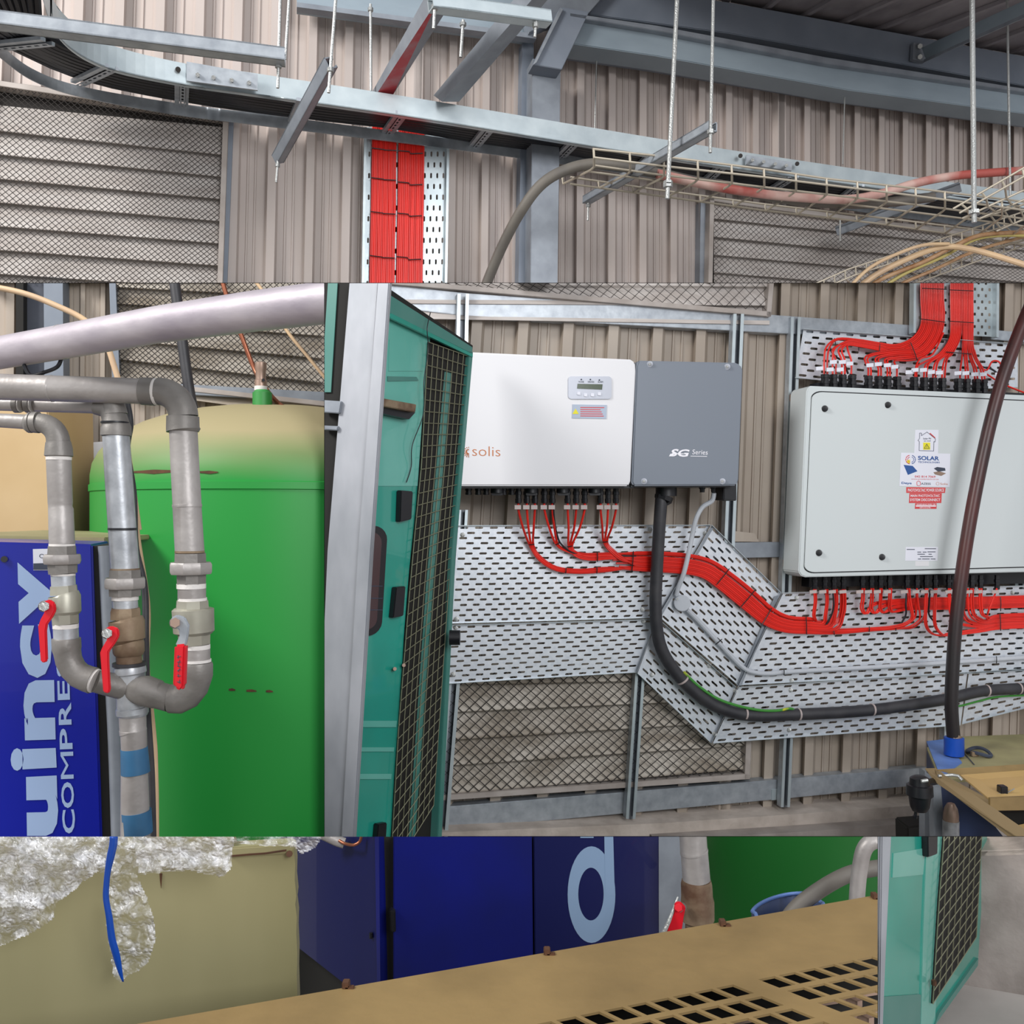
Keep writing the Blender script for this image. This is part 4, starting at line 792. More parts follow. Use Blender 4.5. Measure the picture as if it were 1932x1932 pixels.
for q, txts in (([(1710, 919), (1784, 920), (1783, 930), (1710, 930)], [('PHOTOVOLTAIC POWER SOURCE', 922, 927.6, 1713, 1781)]), ([(1716, 930.4), (1777, 930.4), (1776, 949), (1715, 949)], [('MAIN PHOTOVOLTAIC', 933, 937.6, 1718, 1773), ('SYSTEM DISCONNECT', 940.5, 945.5, 1717, 1774)]), ([(1727, 949.4), (1767, 949.4), (1767, 960), (1726, 960)], [('WARNING RISK OF', 950.5, 953, 1729, 1765), ('shock', 956.5, 959, 1735, 1757)])):
    s_ = MB().plate(W, q, OS+.0002, .0006).build('red_sticker', M['inkred'], door, smooth=0)
    for tx, y0_, y1_, x0_, x1_ in txts: textpx(tx, W, [(x0_, y0_), (x1_, y0_), (x1_, y1_), (x0_, y1_)], OS+.001, 0.01).build('lettering', M['inkwhite'], s_, smooth=0)
    if len(txts) == 2 and txts[1][0] == 'shock': MB().plate(W, [(1728, 953.6), (1766, 953.6), (1766, 955.8), (1728, 955.8)], OS+.001, .0004).build('white_band', M['inkwhite'], s_, smooth=0)
st4 = MB().plate(W, [(1709, 1032), (1770, 1032), (1769, 1058), (1708, 1058)], OS, .0006).build('rating_label', M['sticker'], door, smooth=0)
rl = MB()
for k, (x0_, x1_, y_) in enumerate(((1731, 1738, 1041), (1741, 1748, 1041), (1750, 1765, 1040.5), (1731, 1745, 1045), (1752, 1758, 1045), (1736, 1760, 1049.5), (1732, 1738, 1054), (1740, 1754, 1054), (1756, 1765, 1054), (1711, 1726, 1036), (1745, 1766, 1034.5))): rl.plate(W, [(x0_, y_), (x1_, y_), (x1_, y_+1.3), (x0_, y_+1.3)], OS+.0008, .0004)
rl.build('print_lines', M['ink'], st4, smooth=0)
MB().plate(W, [(1727, 1058.5), (1753, 1058.5), (1753, 1068), (1727, 1068)], OS, .0006).build('blank_label', M['white'], door, smooth=0)
# film behind the top left connectors
# ---- connectors above and below the enclosure
topg = [(1559, 1575, 1592, 1610), (1641, 1660, 1677, 1695), (1727, 1746, 1763, 1780), (1810, 1826, 1844, 1858)]
words = ('first', 'second', 'third', 'fourth')
for gi, g in enumerate(topg):
    for x in g:
        yb = lerp(731, 744, (x-1530)/400)
        for dx, o in ((0, .20), (-5, .16)): plug(x+dx, yb, yb-26, 'black connector in the %s cluster on top of the pale enclosure' % words[gi], 'connectors of the %s top cluster' % words[gi], off=o, wpx=8.5)
bt = thing('gland_plate', 'black gland strip along the top edge of the pale enclosure', 'gland plate', W(1700, 735, 0.12))
MB().plate(W, [(1542, 722), (1990, 745), (1990, 755), (1540, 732)], 0.17, 0.06).build('strip', M['blk'], bt)
MB().plate(W, [(1528, 1070), (1990, 1070), (1990, 1100), (1526, 1108)], 0.13, 0.06).build('lower_strip', M['blk'], bt)  # added black strip, darkens the band behind the lower connectors
botg = [(1537, 1556, 1573, 1591), (1627, 1644, 1661, 1678), (1711, 1730, 1747, 1764), (1790, 1798, 1834, 1850, 1881)]
for gi, g in enumerate(botg):
    for x in g: plug(x, 1085, 1112, 'black connector in the %s cluster under the pale enclosure' % words[gi], 'connectors of the %s bottom cluster' % words[gi], off=.17, wpx=8)
# red cables on top
def redc(pts, label, grp, r=0.0043, m=None, k=4): cable('red_cable', label, 'cable', pts, r, m or M[random.choice(('red', 'red', 'red2'))], grp, 7, k)
OV = 0.10
dests1 = []
for x in topg[0]: dests1 += [x-4, x+2]
for x in topg[1]: dests1 += [x-3, x+2]
nL = 14
for i in range(nL):
    u = (i+0.5)/nL; R = 48+45*u; x0_ = 1690+R
    pts = [(x0_-1, 500, OV), (x0_-2, 560, OV), (x0_, 600, OV), (1690+R*math.cos(.45), 600+R*math.sin(.45)*.98, OV+.005), (1690+R*math.cos(.95), 600+R*math.sin(.95)*.98, OV+.01), (1690, 602+R*.98, OV+.02)]
    yy = lambda x: lerp(lerp(640, 662, u), lerp(651, 691, u), (x-1620)/70)
    if i < 7: 
        dx_ = dests1[i]; pts += [(1655, yy(1655), OV+.03), (1620, lerp(640, 662, u*1.3), OV+.04), (1580 if dx_ < 1570 else 1600, lerp(638, 660, u*1.3), OV+.05), (dx_+ (4 if i < 3 else -6), 655+i*1.2, OV+.07), (dx_, 680, OV+.08), (dx_, 706, OV+.09)]
    else:
        dx_ = dests1[8+(i-7)]; pts = pts[:-1]+[(max(1690, dx_+22), 660+(i-7)*3.4, OV+.03), (dx_-8+4, 672+(i-7)*1.5, OV+.06), (dx_, 695, OV+.08), (dx_, 712, OV+.09)]
    redc(pts, 'red cable of the left bundle curving onto the left half of the enclosure', 'red cables over the left half of the enclosure')
dests2 = []
for x in topg[2]: dests2 += [x-3, x+2]
d3 = []
for x in topg[3]: d3 += [x-4, x+1]
for i in range(14):
    u = (i+.5)/14; x0_ = 1793+44*u
    pts = [(x0_, 500, OV), (x0_-.5, 560, OV), (x0_, 610, OV)]
    if i < 7: 
        dx_ = dests2[i+1]; s_ = 7-i; pts += [(x0_-3, 640, OV+.01), (x0_-16-s_, 668, OV+.02), (lerp(x0_, dx_, .8), 684-i*1.5, OV+.04), (dx_+2, 692, OV+.07), (dx_, 716, OV+.09)]
    else:
        dx_ = d3[i-6]; pts += [(x0_, 650, OV), (lerp(x0_, dx_, .3), 676, OV+.03), (lerp(x0_, dx_, .8), 696, OV+.06), (dx_, 722, OV+.09)]
    redc(pts, 'red cable of the right bundle dropping onto the right half of the enclosure', 'red cables over the right half of the enclosure')
redc([(1780, 628, OV+.01), (1760, 668, OV+.03), (1738, 676, OV+.05), (1729, 690, OV+.08), (1726, 715, OV+.09)], 'red cable bending down on its own into the third top cluster', None)
redc([(1838, 660, OV), (1848, 690, OV+.02), (1862, 698, OV+.03), (1872, 682, OV+.04), (1886, 684, OV+.05), (1894, 706, OV+.06)], 'red cable looping above the enclosure near the leaning black hose', None)
redc([(1862, 706, OV), (1900, 728, OV+.01), (1990, 762, OV+.02)], 'red cable running off to the right above the enclosure', None)
cable('black_lead', 'thin black cable among the red ones above the enclosure', 'cable', [(1565, 655, OV+.04), (1575, 672, OV+.05), (1590, 682, OV+.06), (1600, 705, OV+.08)], .0045, M['cablk'])
cable('black_lead', 'thin black cable leaving right of the fourth top cluster', 'cable', [(1838, 668, OV+.01), (1850, 690, OV+.02), (1870, 696, OV+.03), (1884, 706, OV+.04)], .0045, M['cablk'])
for p, q in (((1738, 602), (1784, 608)), ((1790, 606), (1837, 609)), ((1718, 646), (1731, 680)), ((1619, 640), (1620, 662)), ((1574, 638), (1577, 652)), ((1785, 664), (1833, 668)), ((1740, 544), (1786, 546)), ((1792, 547), (1836, 549)), ((1660, 645), (1658, 672))):
    tie2(p, q, OV+.03, 'black cable tie on the red cables above the enclosure', 'ties above the enclosure')
for x, y in ((1546, 695), (1572, 683), (1589, 683), (1603, 686), (1566, 697), (1585, 697), (1641, 689), (1657, 687), (1674, 689), (1688, 692), (1726, 698), (1742, 698), (1757, 702), (1772, 703), (1807, 704), (1822, 704), (1839, 706), (1855, 706), (1884, 706), (1715, 702)):
    tag(MB().plate(W, [(x-6, y-3), (x+7, y-4), (x+7, y+3), (x-6, y+4)], OV+.115, .003).build('cable_marker', M['sticker'], smooth=0), 'small white marker tag above the pale enclosure', 'tag', 'marker tags above the enclosure')
# red cables below
OBB = OT+.03
k = 0
for gi, (x, dx) in enumerate([(1627, 0), (1631, 1), (1644, 1), (1648, 2), (1661, 3), (1664, 3), (1678, 4), (1682, 4)]):
    yb = 1129+gi*2.9
    redc([(x, 1110, OBB+.04), (x-1, 1130, OBB+.03), (x-3+gi*.3, 1148, OBB+.02), (x+6, 1158-gi*.5, OBB+.015), (x+26, lerp(1154, yb, .7), OBB+.01), (1740, yb, OBB), (1820, yb-1, OBB), (1990, yb-6, OBB)], 'red cable from the second bottom cluster running right in the thick band', 'upper band red cables under the enclosure')
for j in range(3):
    redc([(1690, 1132+j*8, OBB-.008), (1760, 1131+j*8, OBB-.008), (1860, 1129+j*8, OBB-.008), (1990, 1124+j*8, OBB-.008)], 'red cable in the lower layer of the thick band under the enclosure', 'under-layer red cables under the enclosure')
for j, x in enumerate((1712, 1716, 1730)):
    redc([(x, 1110, OBB+.05), (x+2, 1135, OBB+.045), (x+8-j, 1160, OBB+.04), (x+2, 1172, OBB+.03), (x-20, 1180+j*2, OBB+.02), (1660, 1184+j*2.4, OBB), (1600, 1187+j*2.4, OBB), (1540, 1189+j*2.4, OBB)], 'red cable from the third bottom cluster turning left into the thin bundle', 'thin left-turning bundle under the enclosure')
for j, x in enumerate((1747, 1750, 1764, 1767)):
    redc([(x, 1110, OBB+.06), (x-2, 1150, OBB+.055), (x-1, 1180, OBB+.05), (x+12, 1196+j*0.6, OBB+.03), (1790, 1199-j*1.4, OBB+.02), (1850, 1192-j*2, OBB+.01), (1890, 1186-j*3, OBB), (1990, 1182-j*3, OBB)], 'red cable looping low to the right from the third bottom cluster', 'low looping red cables under the enclosure')
for j, x in enumerate((1790, 1793, 1812, 1817, 1826, 1832, 1836, 1848, 1852)):
    redc([(x, 1110, OBB+.06), (x, 1135, OBB+.055), (x+3, 1158, OBB+.05), (x+14, 1176-j*1.5, OBB+.03), (1850+j*2, 1184-j*2.2, OBB+.01), (1888, 1184-j*3, OBB), (1990, 1180-j*3, OBB)], 'red cable curving right from the fourth bottom cluster', 'right-curving red cables under the enclosure')
redc([(1881, 1110, OBB+.06), (1874, 1130, OBB+.05), (1866, 1150, OBB+.04), (1863, 1160, OBB+.03)], 'single slanting red lead right of the leaning hose under the enclosure', None)
for x0_ in (1571, 1711, 1755, 1822):
    cable('black_lead', 'thin black cable at %s among the red leads under the enclosure' % {1571: 'the first cluster', 1711: 'the third cluster', 1755: 'the low loop', 1822: 'the hose'}[x0_], 'cable', [(x0_, 1112, OBB+.045), (x0_-2+4*(x0_ < 1600), 1140, OBB+.045), (x0_-2, 1160, OBB+.035), (x0_-12+24*(x0_ > 1720), 1178, OBB+.02)], .004, M['cablk'])
for p, q in (((1640, 1182), (1640, 1192)), ((1690, 1179), (1690, 1190)), ((1888, 1126), (1888, 1153)), ((1887, 1159), (1888, 1190)), ((1573, 1190), (1574, 1198))):
    tie2(p, q, OBB+.012, 'black cable tie on the red cables under the enclosure', 'ties under the enclosure')
for x in (1534, 1552, 1570, 1590, 1622, 1638, 1655, 1674, 1706, 1728, 1744, 1762, 1790, 1828, 1846, 1878):
    tag(MB().plate(W, [(x-6, 1114), (x+7, 1113), (x+7, 1119), (x-6, 1120)], OBB+.07, .003).build('cable_marker', M['tie'], smooth=0), 'small clear marker tag under the pale enclosure', 'tag', 'marker tags under the enclosure')
# leaning hose with its blue socket and the machine below
HP = Plane((1780, 3.85), (1932, 3.92))
cable('leaning_hose', 'long dark rubber hose leaning across the pale enclosure', 'hose', [(1960, 540, 0), (1926, 620, 0), (1893, 710, 0), (1868, 800, 0), (1846, 900, 0), (1829, 990, 0), (1815, 1080, 0), (1804, 1170, 0), (1798, 1250, 0), (1795, 1330, 0), (1800, 1402, 0)], 0.0275, M['sleeve'], n=14, pl=HP)
CLIP = 'CE'
ZT = HP(1800, 1428, 0).z
bm_ = thing('blue_topped_machine', 'blue machine casing with a dusty yellow top plate behind the tan tray', 'machine', P(1820, 1500, 3.6))
bm_.location.z = 0
A = G(1745, 1396, ZT) if False else None
def TP_(x, y): return G(x, y, ZT)
MB().prism([TP_(1749, 1410), TP_(1800, 1390), TP_(1990, 1383), TP_(2010, 1470), TP_(1774, 1470)], Vector((0, 0, -0.012))).build('top_plate', M['dustgreen'], bm_, smooth=0)
MB().prism([TP_(1748, 1400), TP_(1782, 1396), TP_(1815, 1440), TP_(1775, 1468)], Vector((0, 0, 0.004))).build('blue_patch', M['bluelt'], bm_, smooth=0)
MB().prism([TP_(1749, 1400)+Vector((0, 0, -.013)), TP_(1774, 1470)+Vector((0, 0, -.013)), TP_(1774, 1470)*1, TP_(1749, 1400)*1] if False else [TP_(1748, 1398), TP_(1776, 1472), Vector((TP_(1776, 1472).x, TP_(1776, 1472).y, 0.0)), Vector((TP_(1748, 1398).x, TP_(1748, 1398).y, 0.0))], Vector((0.01, 0.0, 0))).build('side_panel', M['bluefr'], bm_, smooth=0)
MB().tube([TP_(1816, 1418)+Vector((0, 0, 0.003)), TP_(1838, 1444)+Vector((0, 0, 0.003))], 0.002, 5).build('seam', M['ink'], bm_)
so = thing('hose_socket', 'bright blue plastic socket holding the leaning hose', 'socket', TP_(1800, 1430))
b0 = HP(1800, 1424, 0); MB().tube([b0+Vector((0, 0, 0)), b0+Vector((0, 0, 0.075)), b0+Vector((0, 0, 0.077))], [0.041, 0.041, 0.037], 20).build('socket', M['bluecap'], so)
MB().tube([b0+Vector((0, 0, 0.07)), b0+Vector((0.01, 0, 0.09))], [0.031, 0.026], 12).build('dirt_ring', M['rusty'], so)
rg = thing('hose_clamp', 'loose grey hose clamp lying on the dusty yellow top', 'clamp', TP_(1847, 1428))
c0 = TP_(1847, 1424)+Vector((0, 0, 0.012)); MB().tube([c0+Vector((0.042*math.cos(a), 0.06*math.sin(a), 0.006*math.sin(a*2))) for a in [k*math.pi/12 for k in range(25)]], 0.008, 6).build('ring', M['ink'], rg)
MB().box(c0+Vector((-0.035, -0.03, 0)), 0.03, 0.02, 0.02).build('screw_block', M['rusty'], rg, bevel=0.002)
# tan frame and tray (nearer)
tn = thing('tan_tray_machine', 'tan steel frame machine with a raised tray, lower right', 'machine', P(1850, 1700, 3.35)); tn.location.z = 0
FPT = Plane((1700, 3.42), (1932, 3.32))
MB().prism([P(1745, 1449, 3.42), P(1766, 1449, 3.42), P(1945, 1572, 2.9), P(1920, 1580, 2.9), P(1764, 1474, 3.38)], Vector((0, 0.0, -0.004))).build('frame_rail', M['tan_dk'], tn, bevel=0.001)
MB().prism([P(1766, 1455, 3.36), P(1870, 1511, 3.12), P(1868, 1530, 3.12), P(1950, 1580, 2.92), P(1930, 1600, 2.92), P(1770, 1478, 3.36)], Vector((0.004, 0.02, 0))).build('side_rail', M['tan_dk'], tn, bevel=0.001)
MB().prism([P(1766, 1452, 3.40), P(1990, 1438, 3.44), P(1990, 1448, 3.42), P(1812, 1462, 3.38)], Vector((0, 0, -.003))).build('back_ledge', M['tan'], tn, smooth=0)
MB().prism([P(1812, 1462, 3.38), P(1990, 1449, 3.42), P(1990, 1503, 3.20), P(1868, 1508, 3.12)], Vector((0, 0, -.006))).build('tray_floor', M['tan_lt'], tn, smooth=0)
MB().prism([P(1868, 1506, 3.11), P(1990, 1501, 3.18), P(1990, 1528, 3.18), P(1868, 1530, 3.11)], Vector((0, 0.012, 0))).build('tray_front', M['tan'], tn, bevel=0.001)
MB().tube([P(1770, 1464, 3.34), P(1796, 1462, 3.34), P(1808, 1464, 3.33), P(1815, 1472, 3.32)], 0.006, 8).build('bent_rod', M['rod'], tn)
cl = MB().box(P(1891, 1493, 3.20), 0.026, 0.03, 0.042).build('black_latch', M['blk'], tn, bevel=0.002)
MB().tube([P(1880, 1498, 3.19), P(1900, 1496, 3.19), P(1914, 1488, 3.19)], 0.0022, 6).build('latch_pin', M['rod'], tn)
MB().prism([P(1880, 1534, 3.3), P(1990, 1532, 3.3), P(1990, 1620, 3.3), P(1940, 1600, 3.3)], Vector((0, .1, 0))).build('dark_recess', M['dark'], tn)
MB().prism([P(1905, 1560, 3.25), P(1990, 1542, 3.28), P(1990, 1560, 3.2), P(1925, 1582, 3.2)], Vector((0, 0, -.004))).build('lower_sheet', M['tan_lt'], tn, smooth=0)
MB().prism([P(1760, 1474, 3.42), P(1775, 1480, 3.42), P(1790, 1660, 3.42), P(1765, 1660, 3.42)], Vector((0.0, .04, 0))).build('front_leg', M['galv_dk'], tn)
MB().prism([P(1775, 1480, 3.46), P(1870, 1550, 3.46), P(1990, 1700, 3.46), P(1790, 1700, 3.46)], Vector((0, .05, 0))).build('blue_panel', M['bluefr'], tn)
MB().prism([P(1745, 1455, 3.5), P(1765, 1470, 3.5), P(1765, 1900, 3.5), P(1745, 1900, 3.5)], Vector((0, .05, 0))).build('rear_leg', M['galv_dk'], tn)
sk = thing('shock_cylinder', 'steel rod with a brass coloured dome standing under the tan tray', 'cylinder', P(1795, 1600, 3.38)); sk.location.z = 0.3
MB().tube([P(1793, 1640, 3.38), P(1794, 1548, 3.38)], 0.030, 14).build('barrel', M['pipe_brt'], sk); MB().tube([P(1794, 1548, 3.38), P(1794, 1538, 3.38), P(1794, 1525, 3.38), P(1794, 1516, 3.38), P(1794, 1514, 3.38)], [.028, .028, .024, .014, .004], 14).build('dome', M['brass'], sk)
kn_ = thing('air_regulator', 'black air filter regulator bowl hanging by the end of the lower rail', 'regulator', P(1731, 1540, 3.3))
MB().tube([P(1735, x, 3.3) for x in (1464, 1468, 1480, 1481, 1500, 1501, 1522, 1530, 1532)], [.020, .034, .036, .046, .048, .040, .034, .026, .010], 12).build('bowl', M['blk'], kn_)
MB().tube([P(1728, 1530, 3.3), P(1727, 1538, 3.3), P(1727, 1539, 3.3), P(1727, 1544, 3.3)], [.006, .006, .010, .008], 8).build('drain', M['blk'], kn_)
MB().tube([P(1752, 1478, 3.3), P(1755, 1500, 3.3), P(1742, 1524, 3.3)], .005, 6).build('side_hose', M['blk'], kn_); MB().tube([P(1738, 1474, 3.26), P(1750, 1472, 3.26)], .007, 8).build('fitting', M['rod'], kn_)
MB().tube([P(1740, 1478, 3.3), P(1765, 1474, 3.4)], .014, 8).build('pipe_stub', M['blk'], kn_)
tag(MB().prism([P(1712, 1560, 3.6), P(1770, 1556, 3.6), P(1800, 1580, 3.5), P(1800, 1640, 3.5), P(1714, 1640, 3.6)], Vector((0, .12, 0))).build('dark_valve_block', M['dark'], bevel=0.006), 'dark block on the plinth beneath the black regulator', 'valve block')
for x, y, w_ in ((1405, 1548, 'left'), (1452, 1543, 'right')):
    t_ = thing('anchor_bolt', '%s of two rusty anchor bolts on the concrete plinth' % w_, 'bolt', W(x, y+6, .10))
    c_ = W(x, y+3, .09); MB().tube([c_, c_+Vector((0, 0, .014))], .012, 6).build('nut', M['rust'], t_); MB().tube([c_+Vector((0, 0, .014)), c_+Vector((0, 0, .03))], .006, 8).build('stud', M['conc_lt'], t_)
# ---- teal cabinet with the galvanised post
CLIP = 'C'
TP = Plane((735, 2.85), (890, 3.30))
tc_ = thing('teal_cabinet', 'glossy teal machine cabinet with a wire grille door, left of the inverters', 'machine cabinet', TP(800, 1578, -0.1)); tc_.location.z = 0
def tplate(px, off, th, nm, m2, par=None, bev=0, sm=35): return MB().plate(TP, px, off, th).build(nm, m2, par or tc_, bevel=bev, smooth=sm)
tplate([(600, 480), (735, 545), (892, 652), (860, 1050), (818, 1700), (560, 1700)], 0.0, 0.02, 'shell', M['dark'])
tplate([(640, 500), (736, 556), (892, 655), (891, 668), (733, 590), (640, 540)], 0.03, 0.05, 'top_rim', M['teal_dk'], bev=0.002)
tplate([(733, 590), (740, 592), (892, 668), (892, 674), (737, 600)], 0.034, 0.01, 'rim_edge', M['teal'])
tplate([(650, 555), (733, 594), (812, 634), (796, 800), (788, 917), (620, 917)], 0.012, 0.02, 'upper_door', M['teal_lt'])
tplate([(640, 917), (789, 917), (772, 1075), (762, 1200), (735, 1700), (600, 1700)], 0.010, 0.02, 'lower_door', M['teal'])
tplate([(735, 640), (801, 646), (799, 700), (733, 700)], 0.014, 0.003, 'pale_band', M['teal_lt'])
tplate([(886, 662), (893, 664), (860, 1050), (828, 1700), (820, 1700), (852, 1050)], 0.03, 0.04, 'corner_edge', M['teal_dk'], bev=0.002)
for y0_, y1_ in ((1360, 1372), (1410, 1418), (1460, 1470)): tplate([(650, y0_), (755-(y0_-1300)*.1, y0_), (755-(y1_-1300)*.1, y1_), (650, y1_)], 0.0135, 0.003, 'pressed_rib', M['teal_lt'])
# grille door
gq = [(808, 645), (884, 674), (818, 1500), (738, 1610)]
def gpt(u, v): # left edge and right edge follow the photograph's bent outline
    L = [(0, 808, 645), (.25, 795, 880), (.45, 776, 1075), (.75, 752, 1375), (1, 736, 1650)]; R_ = [(0, 884, 672), (.25, 866, 870), (.45, 851, 1040), (.75, 833, 1300), (1, 818, 1520)]
    def f(T):
        for i in range(len(T)-1):
            if T[i][0] <= v <= T[i+1][0]:
                t = (v-T[i][0])/(T[i+1][0]-T[i][0]); return (lerp(T[i][1], T[i+1][1], t), lerp(T[i][2], T[i+1][2], t))
        return T[-1][1:]
    a_, b_ = f(L), f(R_); return (lerp(a_[0], b_[0], u), lerp(a_[1], b_[1], u))
gd = MB().plate(TP, [gpt(0, v/6) for v in range(7)][::-1]+[gpt(1, v/6) for v in range(7)], 0.016, 0.012).build('grille_back', M['dark'], tc_, smooth=0)
for i in range(9):
    u = i/8; MB().tube([TP(*gpt(u, v/8), 0.024) for v in range(9)], 0.0016, 4).build('vertical_wire', M['grille'], gd, smooth=0)
for j in range(44):
    v = j/43; MB().tube([TP(*gpt(u/2, v), 0.026) for u in range(3)], 0.0016, 4).build('cross_wire', M['grille'], gd, smooth=0)
gi_ = MB().plate(TP, [gpt(.45, .05), gpt(.62, .05), gpt(.6, .5), gpt(.58, 1), gpt(.42, 1), gpt(.42, .5)], 0.0175, 0.001).build('inner_strip', M['teal_dk'], gd, smooth=0)
tplate([(757, 925), (780, 927), (777, 980), (755, 985)], 0.03, 0.02, 'hinge', M['blk'], bev=0.003)
tplate([(748, 1108), (766, 1106), (762, 1162), (742, 1166)], 0.03, 0.02, 'hinge', M['blk'], bev=0.003)
tplate([(714, 1555), (731, 1552), (728, 1600), (710, 1600)], 0.03, 0.02, 'hinge', M['blk'], bev=0.003)
tplate([(716, 750), (786, 763), (784, 778), (712, 764)], 0.06, 0.05, 'shelf_cover', M['rusty'], bev=0.002)
tplate([(712, 764), (784, 778), (772, 791), (712, 778)], 0.04, 0.03, 'shelf_gap', M['blk'])
tplate([(732, 710), (786, 711), (790, 718), (732, 719)], 0.016, 0.004, 'name_strip', M['teal_dk'])
fr_ = rrect(640, 992, 733, 1200, 26, 5); fr_ = [(x-(y-992)*0.06, y) for x, y in fr_]
tplate(fr_, 0.022, 0.012, 'window_seal', M['blk'], bev=0.003)
fr2 = [(x-(y-992)*0.06, y) for x, y in rrect(640, 1004, 722, 1188, 20, 5)]
wn = tplate(fr2, 0.024, 0.010, 'window_glass', M['glassdk'])
for y in (1105, 1128, 1150): tplate([(690, y), (722, y), (722, y+1.5), (690, y+1.5)], 0.0255, 0.001, 'heater_line', M['ink'], wn)
for x, y in ((745, 1262), (762, 1255)): MB().tube([TP(x, y, .03), TP(x, y, .01)], .006, 8).build('brass_button', M['brass'], tc_)
cable('thin_wire', 'thin black wire dangling down the front of the teal cabinet', 'wire', [(812, 590, .05), (806, 620, .06), (808, 660, .05), (800, 720, .05), (799, 780, .04), (778, 840, .03), (776, 880, .02), (767, 910, .02)], .0018, M['cablk'], pl=TP, n=5)
tag(MB().tube([P(848, 1203, 3.05), P(868, 1203, 3.05)], .026, 12).build('black_pipe_stub', M['blk']), 'black stub pipe poking out right of the teal cabinet', 'pipe')
pp = thing('galvanised_post', 'leaning galvanised steel post with a fold, left edge of the teal cabinet', 'post', P(650, 1578, 2.42)); pp.location.z = 0
PP = Plane((600, 2.42), (740, 2.36))
MB().plate(PP, [(664, 480), (716, 480), (676, 1040), (640, 1700), (590, 1700), (618, 1040)], 0.0, 0.01).build('front_flange', M['post'], pp)
MB().plate(PP, [(716, 480), (738, 480), (700, 1040), (660, 1700), (636, 1700), (674, 1040)], 0.012, 0.02).build('folded_edge', M['post'], pp, bevel=0.003)
MB().plate(PP, [(560, 480), (664, 480), (622, 1040), (590, 1700), (560, 1700)], -0.02, 0.01).build('inner_web', M['dark'], pp)
MB().plate(PP, [(622, 480), (640, 480), (624, 740), (606, 740)], -0.015, 0.003).build('teal_strip', M['teal_dk'], pp)
MB().plate(PP, [(600, 754), (644, 757), (640, 780), (600, 777)], 0.01, 0.02).build('cross_bracket', M['galv_dk'], pp, bevel=0.002)
MB().plate(PP, [(600, 802), (638, 804), (636, 812), (600, 810)], 0.01, 0.02).build('cross_bracket', M['galv_dk'], pp, bevel=0.002)
# ================================================================ PIPES, TANK, COMPRESSOR (middle left)
CLIP = 'B'
louvre('mesh-covered louvre vent behind the green tank', [(206, 500), (720, 500), (720, 778), (212, 722)], [505, 541, 572, 604, 640, 676, 712, 735], [528, 566, 600, 640, 684, 732, 778, 800], 216, 700, [(216, 505), (715, 505), (715, 768), (220, 715)], 42, 22, M['slat_dusty'], fw=9, wr=0.0014, frame=('left', 'bottom'))
MB().plate(W, [(206, 534), (218, 534), (226, 722), (212, 722)], 0.10, 0.08).build('vent_trim', M['beam_dk'], wall)
w2 = thing('wall_girt', 'dark grey rail on the wall just above the green tank', 'rail', W(480, 740, 0.05))
MB().plate(W, [(225, 718), (620, 740), (620, 758), (225, 738)], 0.09, 0.07).build('rail', M['galv_dk'], w2, bevel=0.002)
cb = thing('dark_column', 'dark blue-grey steel column on the wall at the far left', 'column', W(70, 1500, 0.1)); cb.location.z = 0
MB().plate(W, [(30, 480), (44, 480), (44, 2000), (30, 2000)], 0.12, 0.1).build('flange_edge', M['dark'], cb)
MB().plate(W, [(44, 480), (84, 480), (84, 2000), (44, 2000)], 0.07, 0.05).build('web', M['slate'], cb)
MB().plate(W, [(82, 480), (118, 480), (128, 2000), (92, 2000)], 0.11, 0.1).build('flange', M['beam_dk'], cb)
us2 = thing('inverter_rail', 'grey twin rail carrying the small white inverter', 'strut channel', W(155, 1015, 0.1))
for x in (148, 156): MB().plate(W, [(x, 770), (x+3, 770), (x+10, 1020), (x+7, 1020)], 0.1, 0.03).build('rail', M['galv'], us2, smooth=0)
MB().plate(W, [(118, 760), (146, 760), (152, 1020), (118, 1020)], 0.08, 0.06).build('side_board', M['beam_dk'], us2)
si = thing('small_inverter', 'small white wall inverter with dark screens behind the pipes', 'inverter', W(175, 955, 0.1))
MB().plate(W, [(148, 836), (206, 832), (206, 956), (152, 944)], 0.34, 0.22).build('cover', M['white'], si, bevel=0.006)
for q in ([(159, 850), (174, 850), (174, 872), (159, 870)], [(159, 875), (175, 875), (175, 881), (159, 880)], [(160, 885), (173, 886), (173, 907), (160, 906)]): MB().plate(W, q, 0.345, 0.004).build('screen', M['bluefr'], si)
MB().plate(W, [(151, 935), (157, 936), (157, 943), (151, 942)], 0.343, 0.002).build('small_print', M['ink'], si)
for k in range(7):
    x = 168+k*5; cable('thin_lead', 'thin black lead tangled under the small white inverter', 'cable', [(x, 948, .25), (x-4+(k*5) % 7, 965, .26), (x+6-(k*3) % 9, 985, .25), (x+3, 1022, .2)], .004, M['cablk'], 'tangled leads under the small inverter', 6)
MB().plate(W, [(170, 945), (200, 948), (200, 985), (172, 980)], 0.2, 0.05).build('gland_block', M['blk'], si)
bc = thing('beige_housing', 'beige sheet metal housing behind the blue cabinet', 'housing', P(40, 1500, 2.7)); bc.location.z = 0
MB().prism([P(-120, 756, 2.75), P(90, 756, 2.75), P(95, 1015, 2.75), P(-120, 1015, 2.75)], Vector((0, .3, 0))).build('panel', M['beige'], bc, bevel=.004)
MB().prism([P(-120, 1008, 2.2), P(198, 1014, 2.2), P(198, 1024, 2.2), P(-120, 1022, 2.2)], Vector((0, .5, 0))).build('ledge', M['creambox'], bc, bevel=.002)
MB().prism([P(-120, 1024, 2.78), P(95, 1024, 2.78), P(95, 2400, 2.78), P(-120, 2400, 2.78)], Vector((0, .28, 0))).build('lower_body', M['dark'], bc)
